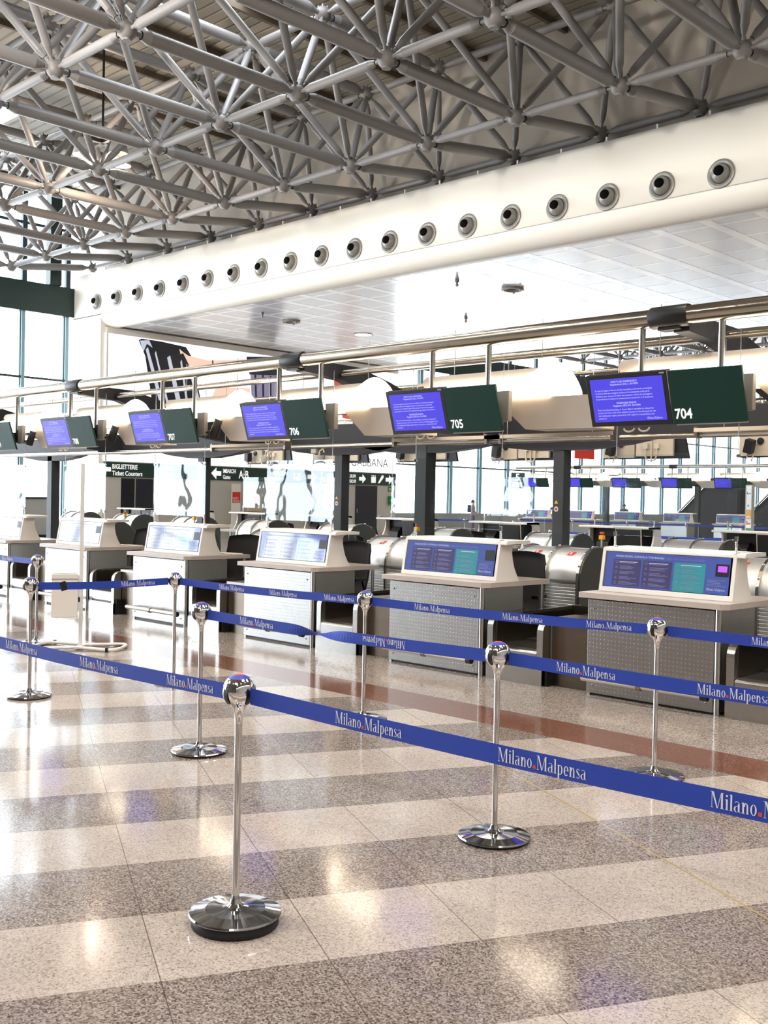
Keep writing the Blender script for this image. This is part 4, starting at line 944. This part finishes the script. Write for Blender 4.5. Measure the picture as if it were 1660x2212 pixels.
put_text(tx, 'ARRIVI', 0.22, S(22.75,2.53), xs=0.8, bold=0.02); put_text(tx, 'Arrivals', 0.22, S(22.75,2.30), xs=0.8, bold=0.02)
tx.build('sign_lettering', 'swhite', sg); tx = MB()
arrow(25.30, 2.5, 0.85, -1)
put_text(tx, 'IMBARCHI', 0.23, S(25.62,2.53), xs=0.62, bold=0.02); put_text(tx, 'Gates', 0.23, S(25.62,2.29), xs=0.7, bold=0.02); put_text(tx, 'A·B', 0.44, S(26.42,2.34), xs=0.75, bold=0.02)
tx.build('sign_lettering', 'swhite', sg); tx = MB()
put_text(tx, 'CHECK-IN', 0.21, S(28.2,2.53), xs=0.8, bold=0.02); put_text(tx, 'AREA', 0.21, S(28.2,2.30), xs=0.8, bold=0.02); put_text(tx, '1-5', 0.42, S(29.28,2.34), xs=0.8, bold=0.02); arrow(30.35, 2.5, 0.85, 1)
tx.build('sign_lettering', 'swhite', sg); tx = MB()
# wheelchair pictogram
for kk in range(12):
    t0, t1 = math.radians(130+23*kk), math.radians(130+23*(kk+1)); tx.poly([(fx, 30.98+0.11*math.cos(t), 2.41+0.11*math.sin(t)) for t in (t0, t1)]+[(fx, 30.98+0.075*math.cos(t), 2.41+0.075*math.sin(t)) for t in (t1, t0)])
tx.poly([(fx,30.90,2.42),(fx,30.97,2.42),(fx,30.97,2.63),(fx,30.90,2.63)]); tx.poly([(fx,30.90,2.44),(fx,31.10,2.44),(fx,31.16,2.32),(fx,31.10,2.30),(fx,31.06,2.40),(fx,30.90,2.40)]); tx.poly([(fx,30.935+0.05*math.cos(q*math.pi/4),2.68+0.05*math.sin(q*math.pi/4)) for q in range(8)])
put_text(tx, 'SALA', 0.21, S(31.28,2.53), xs=0.75, bold=0.02); put_text(tx, 'AMICA', 0.21, S(31.28,2.30), xs=0.7, bold=0.02); arrow(32.35, 2.5, 0.85, 1)
tx.build('sign_lettering', 'swhite', sg); tx = MB()
put_text(tx, 'GRUPPI', 0.21, S(32.62,2.53), xs=0.55, bold=0.02); put_text(tx, 'GROUPS', 0.21, S(32.62,2.30), xs=0.5, bold=0.02); arrow(33.42, 2.5, 0.75, 1)
tx.build('sign_lettering', 'swhite', sg); tx = MB()
for q in range(3):
    y = 34.03+0.1*q; tx.poly([(fx,y-0.045,2.33),(fx,y+0.045,2.33),(fx,y+0.05,2.6),(fx,y-0.05,2.6)]); tx.poly([(fx,y+0.035*math.cos(r*math.pi/4),2.65+0.035*math.sin(r*math.pi/4)) for r in range(8)])
tx.poly([(fx,34.42,2.32),(fx,34.52,2.32),(fx,34.80,2.60),(fx,34.76,2.70),(fx,34.66,2.68)]); arrow(35.15, 2.5, 0.8, 1)
tx.build('sign_lettering', 'swhite', sg)
ad = thing('billboard', 'huge backlit fashion poster with a black bag and a bare leg above the green signs', 'poster', (XC, 27.7, 0))
ad_o = (0, -27.7, 0)
MB().box(0.0,0.06,19.98+0.3,35.6,2.80,7.42).build('lightbox', 'ad_bg', ad, ad_o)
fxx = 0.065
def shape(nm, pts, m, k=0): MB().poly([(fxx+0.004*k, y, z) for y, z in pts]).build(nm, m, ad, ad_o)
fm = MB().box(0,0.10,20.3,35.6,7.42,7.64).box(0,0.10,20.3,20.36,2.8,7.42); fm.build('frame', 'white', ad, ad_o)
shape('printed_bag', [(21.65,7.30),(21.75,7.38),(22.6,7.38),(23.75,7.30),(24.02,6.97),(24.75,4.4),(22.4,4.4),(21.94,6.75)], 'ad_blk')
for k, (a, b_, w) in enumerate(((21.95,22.75,0.16),(22.35,23.05,0.08),(22.9,23.5,0.22),(23.5,23.9,0.1),(23.85,24.5,0.16))):
    shape('printed_gloss', [(a,7.0-0.1*k),(a+w*0.6,7.1-0.1*k),(b_+w,4.7),(b_,4.6)], 'ad_sil', 1)
shape('printed_gloss', [(21.7,7.3),(22.1,7.36),(22.25,7.1),(22.0,7.22),(21.85,6.9)], 'ad_sil', 1)
shape('printed_leg', [(23.44,7.2),(23.60,7.1),(23.85,6.98),(24.15,6.96),(24.85,6.90),(26.7,7.16),(26.7,6.92),(25.3,6.62),(24.5,6.45),(24.05,6.52),(23.75,6.7),(23.5,7.0)], 'ad_skin', 2)
shape('printed_anklet', [(24.98,6.93),(25.04,6.94),(25.08,6.60),(25.02,6.58)], 'ad_blk', 3)
shape('printed_shoe', [(23.5,7.0),(23.62,7.05),(23.9,6.62),(23.78,6.55)], 'ad_blk', 3)
shape('printed_shorts', [(26.68,7.25),(28.1,7.40),(28.45,6.66),(26.85,6.55)], 'ad_navy', 3)
shape('printed_trousers', [(26.9,6.6),(28.55,6.7),(28.7,4.3),(27.1,4.3)], 'ad_stripe', 2)
for k in range(4): shape('printed_stripe', [(27.1+0.4*k,6.6),(27.2+0.4*k,6.6),(27.35+0.36*k,4.4),(27.25+0.36*k,4.4)], 'ad_navy', 4)
shape('printed_leg', [(25.2,5.9),(26.9,6.0),(26.9,5.5),(25.6,5.3),(24.9,4.4),(24.5,4.4)], 'ad_skin', 2)
shape('printed_hand', [(31.56,6.75),(31.9,6.98),(32.4,6.86),(32.82,7.01),(33.0,6.72),(32.5,6.5),(31.56,6.49)], 'ad_red', 2)
shape('printed_hand', [(32.0,5.62),(32.4,5.75),(33.0,5.58),(32.73,5.10),(32.1,5.15)], 'ad_red', 2)
tx = MB(); put_text(tx, 'DOLCE & GABBANA', 0.56, lambda u, v: (0.066, 35.05+u, 3.06+v), 'RIGHT', xs=0.92, bold=-0.012); tx.build('poster_lettering', 'ad_navy', ad, ad_o)
# wall fittings
t = thing('first_aid_box', 'green and white emergency cabinet on the core wall beside the dark door', 'cabinet', (XC, 35.32, 1.36))
MB().box(0,0.14,-0.17,0.06,0,0.38).build('case', 'tgreen', t); MB().box(0,0.12,0.06,0.34,0.02,0.26).build('white_case', 'white', t); MB().box(0.14,0.145,-0.08,-0.04,0.1,0.26).box(0.14,0.145,-0.13,0.0,0.16,0.2).build('cross', 'print', t)
t = tag(MB().box(XC,XC+0.015,35.14,35.40,1.95,2.18).build('exit_sign', 'tgreen'), 'small green pictogram plate above the green and white cabinet', 'sign')
MB().box(XC+0.015,XC+0.02,35.24,35.30,1.98,2.12).box(XC+0.015,XC+0.02,35.19,35.35,2.05,2.09).build('pictogram', 'print', t)
t = thing('fast_track_sign', 'narrow white notice with red block standing before the core wall', 'sign', (XC+0.3, 26.1, 0))
MB().box(0,0.03,-0.22,0.22,0.5,2.1).build('panel', 'paper', t); MB().box(0.03,0.034,-0.20,0.20,1.35,1.78).build('red_block', 'stick_r', t); MB().box(-0.1,0.13,-0.22,0.22,0,0.5).build('foot', 'white', t)
tx = MB(); put_text(tx, 'FAST', 0.13, lambda u, v: (0.037, -0.18+u, 1.48+v), bold=0.01); put_text(tx, 'TRACK', 0.13, lambda u, v: (0.037, -0.18+u, 1.37+v), bold=0.01, xs=0.8); tx.build('notice_lettering', 'print', t)
t = tag(MB().box(XC+0.002,XC+0.18,26.9,27.6,1.0,1.75).build('fire_hose_cabinet', 'beige'), 'beige fire hose cabinet with red disc right of the white notice', 'cabinet')
MB().lathe([(0.16,0.0),(0.16,0.01)], 18, (XC+0.18,27.25,1.45), (1,0,0)).build('red_disc', 'stick_r', t)
t = tag(MB().box(XW+0.13,XW+0.15,17.45,17.72,1.5,1.88).build('fire_notice', 'stick_r'), 'small red and white fire notice on the left glass wall', 'sign'); MB().box(XW+0.15,XW+0.155,17.53,17.64,1.54,1.84).build('pictogram', 'print', t)
t = thing('radiator_cabinet', 'low grey cabinet standing under the left glass wall', 'cabinet', (XW+0.5, 18.5, 0))
MB().box(-0.3,0.3,-0.65,0.7,0.1,1.38).build('body', 'sill', t); MB().box(-0.33,0.33,-0.68,0.73,1.38,1.45).build('top', 'anthra', t); MB().box(-0.25,0.25,-0.6,0.65,0,0.1).build('plinth', 'black', t)
t = tag(MB().box(-35.74,-35.70,53.0,55.1,4.24,8.13).build('hanging_banner', 'stick_r'), 'red banner hanging before the far glass wall', 'banner')

t = thing('hanging_sign', 'dark green hanging sign with a white 5 in the far aisle', 'sign', (-22.57,30.0,0), 0.35)
MB().box(-0.24,0.24,-0.04,0.04,2.08,2.64).build('panel', 'sgreen', t)
tx = MB(); put_text(tx, '5', 0.34, lambda u, v: (u, -0.045, 2.36+v), 'CENTER', bold=0.02); tx.build('digit', 'swhite', t)
MB().box(-0.18,0.18,-0.046,-0.042,2.12,2.30).build('lower_panel', 'paper', t)
for sx in (-0.2, 0.2): MB().cyl((sx,0,2.64),(sx,0,7.68),0.008,6).build('hanger_rod', 'steel', t)
# ceiling fittings
RF = [(-27.79,23.84,'ring-shaped ceiling fitting nearest the poster'),(-18.46,24.1,'ring-shaped ceiling fitting over the monitor of board 704')]
for x, y, lab in RF:
    t = thing('ring_fitting', lab, 'ceiling light', (x, y, 7.70), 0, 'ring fittings in the low ceiling')
    MB().lathe([(0.20,0.0),(0.31,-0.0),(0.33,-0.05),(0.30,-0.07),(0.22,-0.06),(0.20,0.0)], 28).build('ring', 'lgrey', t)
    for a in range(3): MB().box(0.27*math.cos(a*2.1)-0.02,0.27*math.cos(a*2.1)+0.02,0.27*math.sin(a*2.1)-0.02,0.27*math.sin(a*2.1)+0.02,-0.11,-0.05).build('clip', 'steel_dk', t)
for x, y, lab in ((-18.94,22.22,'small smoke detector near the bulkhead lip, above board 705'),(-27.28,22.15,'small smoke detector left of the ring fitting near the poster'),(-22.54,26.93,'small dark sensor in the bright part of the ceiling')):
    t = thing('smoke_detector', lab, 'detector', (x, y, 7.70), 0, 'detectors in the low ceiling'); MB().lathe([(0.06,0.0),(0.06,-0.07),(0.03,-0.07),(0.03,-0.13)], 14).build('body', 'sill', t); MB().sphere((0,0,-0.15),0.045,10,8).build('sensor', 'beige', t)
t = thing('recessed_downlight', 'round lit downlight in the low ceiling', 'ceiling light', (-27.94,27.49,7.69)); MB().lathe([(0.30,0.0),(0.36,-0.02),(0.36,0.0)], 28).build('trim_ring', 'white', t); MB().lathe([(1e-6,-0.012),(0.30,-0.012)], 28).build('lens', 'glow', t)
# ------------------------------------------------------------------ queue posts and belts
def make_post(ang=0.0):
    t = thing('queue_post', '', 'barrier post', (0,0,0), 0, 'chrome queue posts')
    MB().lathe([(0.0145,0.05),(0.0145,0.79)], 20).build('pole', 'chrome_b', t)
    pr = [(0.175,0.012),(0.178,0.016),(0.175,0.022),(0.115,0.034),(0.05,0.038),(0.032,0.042),(0.022,0.052),(0.018,0.07)]
    base = MB().lathe(pr, 64, smooth=False).build('base', 'chrome_b', t)
    MB().lathe([(0.165,0.0),(0.168,0.012)], 40).build('rubber_ring', 'rubber', base)
    hp = [(0.0155,0.775),(0.0165,0.80),(0.020,0.818),(0.027,0.834),(0.036,0.845)]
    hp += [(0.0645*math.cos(math.radians(a)), 0.90+0.0645*math.sin(math.radians(a))) for a in range(-50, 51, 10)]
    head = MB().lathe(hp, 40).build('head', 'chrome', t)
    cp = [(0.0648*math.cos(math.radians(a)), 0.90+0.0648*math.sin(math.radians(a))) for a in (50,58,66,74)]
    MB().lathe(cp, 40).build('blue_cap', 'cap_blue', head)
    cp = [(max(1e-6,0.0652*math.cos(math.radians(a))), 0.90+0.0652*math.sin(math.radians(a))) for a in (70,78,84,90)]
    MB().lathe(cp, 6).build('red_mark', 'cap_red', head)
    for a in (0, math.pi/2, math.pi, 3*math.pi/2):
        b = MB(); vs = []
        for q in range(9):
            e = math.radians(-44+88*q/8); r = 0.067*math.cos(e); 
            for w in (-0.012, 0.012):
                t_ = a+w/0.066; vs.append((r*math.cos(t_), r*math.sin(t_), 0.895+0.060*math.sin(e)))
        b.add(vs, [(2*q, 2*q+1, 2*q+3, 2*q+2) for q in range(8)], 0, True); b.build('belt_slot', 'black', head)
    return t
POSTS = [(-3.204,2.521,'nearest chrome queue post, front of the photo, with a thick base'),(-3.161,4.071,'chrome queue post second row right, before the desk numbered 705'),(-3.225,5.704,'chrome queue post back row right, before the desk numbered 704'),
 (-5.52,4.028,'chrome queue post in the second row, left of the nearest post'),(-5.524,5.511,'chrome queue post back row, before the scale of desk 706'),(-7.748,5.367,'chrome queue post back row, before the desk numbered 707'),
 (-7.912,4.099,'chrome queue post with round base at the left, second row'),(-10.647,5.587,'chrome queue post beside the white leaflet stand'),
 (-5.55,2.47,'chrome queue post holding the left end of the front belt'),(-0.85,2.58,'chrome queue post holding the right end of the front belt'),(-0.85,4.12,'chrome queue post at the right end of the second belt'),(-0.9,5.9,'chrome queue post at the right end of the back belt'),(-13.0,5.75,'chrome queue post at the far left end of the left belt')]
p0 = None
for k, (x, y, lab) in enumerate(POSTS):
    if p0 is None: p0 = make_post(); p0.location = (x, y, 0); p0['label'] = lab
    else: dup(p0, (x, y, 0), lab)
for c in list(p0.children):        # the nearest post stands on a thicker black weight
    if c.name.startswith('base'):
        c.data = c.data.copy(); c.location.z = 0.03
        for g in c.children:
            g.location.z = -0.03; g.data = MB().lathe([(0.160,0.0),(0.168,0.006),(0.168,0.036),(0.160,0.042)], 40).mesh('rubber_ring', 'rubber')
ZB = 0.888; BW = 0.062
def belt(a, b, label, logos=(), twist=None, back=(), name='barrier_belt', r=0.066):
    A = Vector((a[0], a[1], ZB)); B = Vector((b[0], b[1], ZB)); d = (B-A); L = d.length; d.normalize(); A = A+d*r; B = B-d*r; L = (B-A).length
    nrm = Vector((d.y, -d.x, 0))
    if nrm.dot(Vector((0,0,1.65))-A) < 0: nrm = -nrm
    sgn = 1 if d.x*(-nrm.y)+d.y*nrm.x > 0 else -1    # reading direction seen from the front
    def fr(s):
        th = 0.0
        if twist:
            u = min(1, max(0, (s-twist[0])/(twist[1]-twist[0]))); th = math.pi*(u*u*(3-2*u))
        up = Vector((0,0,1))*math.cos(th)+nrm*math.sin(th); n2 = nrm*math.cos(th)-Vector((0,0,1))*math.sin(th)
        sag = -0.012*math.sin(math.pi*s/L)
        return A+d*s+Vector((0,0,sag)), up, n2
    N = 96 if twist else 48; b1 = MB(); vs = []
    for i in range(N+1):
        p, up, n2 = fr(L*i/N); vs += [p-up*BW/2+n2*0.0006, p+up*BW/2+n2*0.0006, p-up*BW/2-n2*0.0006, p+up*BW/2-n2*0.0006]
    fs = []
    for i in range(N): fs += [(4*i,4*i+4,4*i+5,4*i+1),(4*i+2,4*i+3,4*i+7,4*i+6),(4*i+1,4*i+5,4*i+7,4*i+3),(4*i,4*i+2,4*i+6,4*i+4)]
    b1.add(vs, fs, 0, False); o = b1.build(name, 'belt'); tag(o, label, 'barrier belt', 'blue barrier belts')
    if logos or back:
        def F(c, flip):
            def f(x, y):
                if not flip: s = c+sgn*x; vv = y-0.019
                else: s = c-sgn*x; vv = -(y-0.019)
                p, up, n2 = fr(s)
                if flip: vv = -vv; q = p-n2*0.0022+up*(-(-vv))
                else: q = p+n2*0.0022+up*vv
                return tuple(q)
            return f
        for c, fl_ in [(c, False) for c in logos]+[(c, True) for c in back]:
            t = MB(); put_logo(t, F(c, fl_), 0.042); t.build('printed_lettering', ['print', 'red'], o)
    return o
def along(a, pts): return [math.hypot(p[0]-a[0], p[1]-a[1])-0.066 for p in pts]
P = POSTS
belt(P[8], P[0], 'front blue belt running left from the nearest post', along(P[8], [(-4.88,2.47),(-4.185,2.49),(-3.515,2.51)]))
belt(P[0], P[9], 'front blue belt running right from the nearest post', along(P[0], [(-2.52,2.54),(-1.815,2.55),(-1.13,2.56)]))
belt(P[3], P[1], 'twisted blue belt between the two second row posts', along(P[3], [(-4.975,4.04)]), (0.75, 1.35), along(P[3], [(-3.925,4.06)]))
belt(P[1], P[10], 'second row blue belt running right out of the photo', along(P[1], [(-2.665,4.08),(-1.965,4.1)]))
belt(P[6], P[5], 'short blue belt with a black clip between two left posts', along(P[6], [(-7.80,5.02)]))
belt(P[5], P[4], 'back row blue belt before the desk numbered 706', along(P[5], [(-7.005,5.41),(-6.395,5.46),(-5.79,5.5)]))
belt(P[4], P[2], 'back row blue belt before the desk numbered 705', along(P[4], [(-4.91,5.56),(-4.17,5.62),(-3.545,5.67)]))
belt(P[2], P[11], 'back row blue belt before the desk numbered 704', along(P[2], [(-2.5,5.76),(-1.8,5.8)]))
belt(P[12], P[7], 'blue belt at the left edge behind the leaflet stand', along(P[12], [(-11.45,5.64),(-12.2,5.68)]))
dv = Vector((P[5][0]-P[6][0], P[5][1]-P[6][1], 0)).normalized()
cl = MB().box(-0.025,0.025,-0.006,0.006,-0.038,0.038).build('belt_clip', 'black', None, (P[6][0]+dv.x*0.27, P[6][1]+dv.y*0.27, ZB-0.008), 0.003, (0.0, -0.25, math.atan2(dv.y, dv.x)))
tag(cl, 'black clip on the short blue belt at the left', 'clip')
# far aisle posts and belts
FP = [(-25.6,34.2),(-23.2,34.4),(-20.9,34.6),(-18.6,34.8),(-16.9,34.8),(-15.2,34.6)]
for k, (x, y) in enumerate(FP): dup(p0, (x, y, 0), 'distant queue post of the far aisle row, %s from the left' % ORD[k], 0, 'distant queue posts')
for k in range(5): belt(FP[k], FP[k+1], 'distant blue belt of the far aisle row, %s from the left' % ORD[k])
FP2 = [(-15.2,21.6),(-12.9,21.6),(-10.7,21.8),(-8.6,21.9)]
for k, (x, y) in enumerate(FP2): dup(p0, (x, y, 0), 'distant queue post just under the bulkhead, %s from the left' % ORD[k], 0, 'distant queue posts')
for k in range(3): belt(FP2[k], FP2[k+1], 'distant blue belt just under the bulkhead, %s from the left' % ORD[k])
FP3 = [(-29.6,30.2),(-27.2,30.0),(-24.8,29.8),(-22.4,29.6)]
for k, (x, y) in enumerate(FP3): dup(p0, (x, y, 0), 'distant queue post by the service core, %s from the left' % ORD[k], 0, 'distant queue posts')
for k in range(3): belt(FP3[k], FP3[k+1], 'distant blue belt by the service core, %s from the left' % ORD[k])

# ------------------------------------------------------------------ white leaflet stand, airline totem
ls = thing('leaflet_stand', 'white pole stand with a leaflet box and hourglass tube base', 'stand', (-10.046,5.773,0))
dirn = Vector((-10.07+10.195, 5.735-5.505, 0)).normalized(); ang = math.atan2(dirn.y, dirn.x)
MB().box(-0.02,0.02,-0.012,0.012,0.02,1.95).build('pole', 'white', ls, rot=(0,0,ang))
bx = MB().box(-0.30,-0.035,-0.16,-0.04,0.345,0.80).build('leaflet_box', 'white', ls, rot=(0,0,ang), bevel=0.008)
MB().box(-0.28,-0.055,-0.145,-0.055,0.801,0.803).box(-0.30,-0.035,-0.163,-0.16,0.74,0.75).build('box_opening', 'sill', bx)
MB().box(-0.035,-0.0,-0.10,-0.09,0.40,0.78).build('side_strip', 'paper', ls, rot=(0,0,ang)); MB().box(-0.03,-0.012,-0.104,-0.10,0.50,0.55).build('latch', 'black', ls, rot=(0,0,ang))
hg = []
for u in range(48):
    t_ = 2*math.pi*u/48; c, s_ = math.cos(t_), math.sin(t_)
    X = 0.46*(abs(c)**0.45)*(1 if c > 0 else -1); Y = 0.27*(abs(s_)**0.55)*(1 if s_ > 0 else -1)*(0.42+0.58*min(1, (abs(X)/0.40))**1.4)
    hg.append((X, Y, 0.022))
MB().sweep(hg, 0.018, 10, 0, True).box(-0.03,0.03,-0.14,0.14,0.012,0.03).build('base', 'white', ls, rot=(0,0,ang-0.35))
for sx, sy in ((-0.36,-0.24),(0.36,-0.24),(0.36,0.24),(-0.36,0.24)): MB().box(sx-0.012,sx+0.012,sy-0.02,sy+0.02,0,0.046).build('foot', 'rubber', ls, rot=(0,0,ang-0.35))
tt = thing('airline_totem', 'tall narrow totem with white, orange and green airline panels', 'sign', (-9.34,20.0,0), -0.75)
MB().box(-0.16,0.16,-0.03,0.03,0.0,2.05).build('post', 'lgrey', tt)
for z0, z1, mm in ((1.72,2.03,'paper'),(1.56,1.72,'paper'),(1.38,1.555,'orange'),(1.20,1.375,'paper'),(0.98,1.195,'tgreen')):
    MB().box(-0.09,0.15,-0.036,-0.03,z0,z1).build('panel', mm, tt)
tx = MB(); put_text(tx, 'Economy', 0.055, lambda u, v: (-0.08+u, -0.0365, 1.12+v), bold=0.01, xs=0.95); put_text(tx, 'Class', 0.055, lambda u, v: (-0.08+u, -0.0365, 1.04+v), bold=0.01)
tx.build('totem_lettering', 'print', tt)
pc = MB(); pc.box(-0.07,-0.02,-0.04,-0.036,1.86,1.91,0); pc.box(0.0,0.12,-0.04,-0.036,1.87,1.89,1); pc.box(-0.03,0.05,-0.04,-0.036,1.62,1.66,1); pc.box(-0.07,0.13,-0.04,-0.036,1.40,1.43,2); pc.box(-0.06,-0.01,-0.04,-0.036,1.26,1.33,3); pc.box(0.01,0.12,-0.04,-0.036,1.27,1.30,3)
pc.build('printed_marks', ['p_teal', 'sill', 'print', 'stick_r'], tt)

# ------------------------------------------------------------------ people by the far glass wall
def person(loc, rz, label, h, top, legs, seated=False):
    t = thing('person', label, 'person', loc, rz)
    k = h/1.75
    J = {'pel':(0,0,0.95),'sp':(0,0.01,1.15),'ch':(0,0,1.34),'nk':(0,-0.01,1.49),'hd':(0,-0.02,1.58),'ht':(0,-0.01,1.70)}
    R_ = {'pel':0.15,'sp':0.135,'ch':0.155,'nk':0.058,'hd':0.088,'ht':0.075}
    E_ = [('pel','sp'),('sp','ch'),('ch','nk'),('nk','hd'),('hd','ht')]
    for s_, n in ((-1,'l'),(1,'r')):
        J.update({'sh'+n:(0.19*s_,0,1.40),'el'+n:(0.25*s_,-0.02,1.12),'wr'+n:(0.20*s_,-0.18,1.02),'ha'+n:(0.17*s_,-0.25,1.03),'hp'+n:(0.095*s_,0,0.88),'kn'+n:(0.10*s_,-0.02,0.49),'an'+n:(0.10*s_,0.02,0.09),'to'+n:(0.11*s_,-0.13,0.045)})
        R_.update({'sh'+n:0.075,'el'+n:0.048,'wr'+n:0.032,'ha'+n:0.036,'hp'+n:0.095,'kn'+n:0.062,'an'+n:0.045,'to'+n:0.04})
        E_ += [('ch','sh'+n),('sh'+n,'el'+n),('el'+n,'wr'+n),('wr'+n,'ha'+n),('pel','hp'+n),('hp'+n,'kn'+n),('kn'+n,'an'+n),('an'+n,'to'+n)]
    names = list(J); me = bpy.data.meshes.new('body'); me.from_pydata([tuple(c*k for c in J[n]) for n in names], [(names.index(a), names.index(b)) for a, b in E_], [])
    o = bpy.data.objects.new('body', me); COL.objects.link(o); o.parent = t
    md = o.modifiers.new('skin', 'SKIN'); md.use_smooth_shade = True
    for i, n in enumerate(names):
        sv = me.skin_vertices[0].data[i]; sv.radius = (R_[n]*k, R_[n]*k*(0.8 if n in ('pel','sp','ch') else 1)); sv.use_root = (n == 'pel')
    sd = o.modifiers.new('sub', 'SUBSURF'); sd.levels = 1; sd.render_levels = 2
    m = bpy.data.materials.new('clothed_person'); m.use_nodes = True; nt = m.node_tree; b = nt.nodes['Principled BSDF']
    tc = node(nt, 'ShaderNodeTexCoord'); sz = node(nt, 'ShaderNodeSeparateXYZ'); nt.links.new(tc.outputs['Object'], sz.inputs[0])
    c = mixc(nt, mth(nt, 'GREATER_THAN', sz.outputs[2], 0.92*k), legs, top); c = mixc(nt, mth(nt, 'GREATER_THAN', sz.outputs[2], 1.47*k), c, srgb(200,156,132)); c = mixc(nt, mth(nt, 'LESS_THAN', sz.outputs[2], 0.09*k), c, srgb(40,38,40))
    c = mixc(nt, mth(nt, 'MULTIPLY', mth(nt, 'LESS_THAN', sz.outputs[1], -0.17*k), mth(nt, 'GREATER_THAN', sz.outputs[2], 0.9*k)), c, srgb(200,156,132))
    nt.links.new(c, b.inputs['Base Color']); b.inputs['Roughness'].default_value = 0.8; me.materials.append(m)
    hr = MB(); hr.sphere((0,0.012*k,1.655*k), 0.098*k, 16, 10, 0, (0.95,1.05,1.0)); hr.v = [(x, y+(0.03*k if z < 1.62*k else 0), z) for x, y, z in hr.v]; hr.build('hair', 'hair', t)
    MB().sphere((0.03*k,-0.112*k,1.625*k),0.008*k,8,6).sphere((-0.03*k,-0.112*k,1.625*k),0.008*k,8,6).build('eyes', 'hair', t)
    MB().prism([(-0.012*k,1.58*k),(0.012*k,1.58*k),(0.0,1.615*k)], 1, -0.125*k, -0.10*k).build('nose', 'skin', t)
    return t
pa = person((-33.6,41.0,0), 2.0, 'standing person in mauve top with a backpack before the far glass wall', 1.66, srgb(150,134,140), srgb(104,84,100))
MB().box(-0.14,0.14,0.12,0.27,1.02,1.40).build('backpack', 'jacket', pa, bevel=0.04, seg=3)
person((-31.2,44.6,0), 0.6, 'dark haired person in navy behind the far desk, left of the blue posters', 1.62, srgb(52,64,96), srgb(40,44,58))
person((-27.4,45.0,0), 0.2, 'person in navy jacket seen over the first far blue poster', 1.60, srgb(52,64,96), srgb(40,44,58))
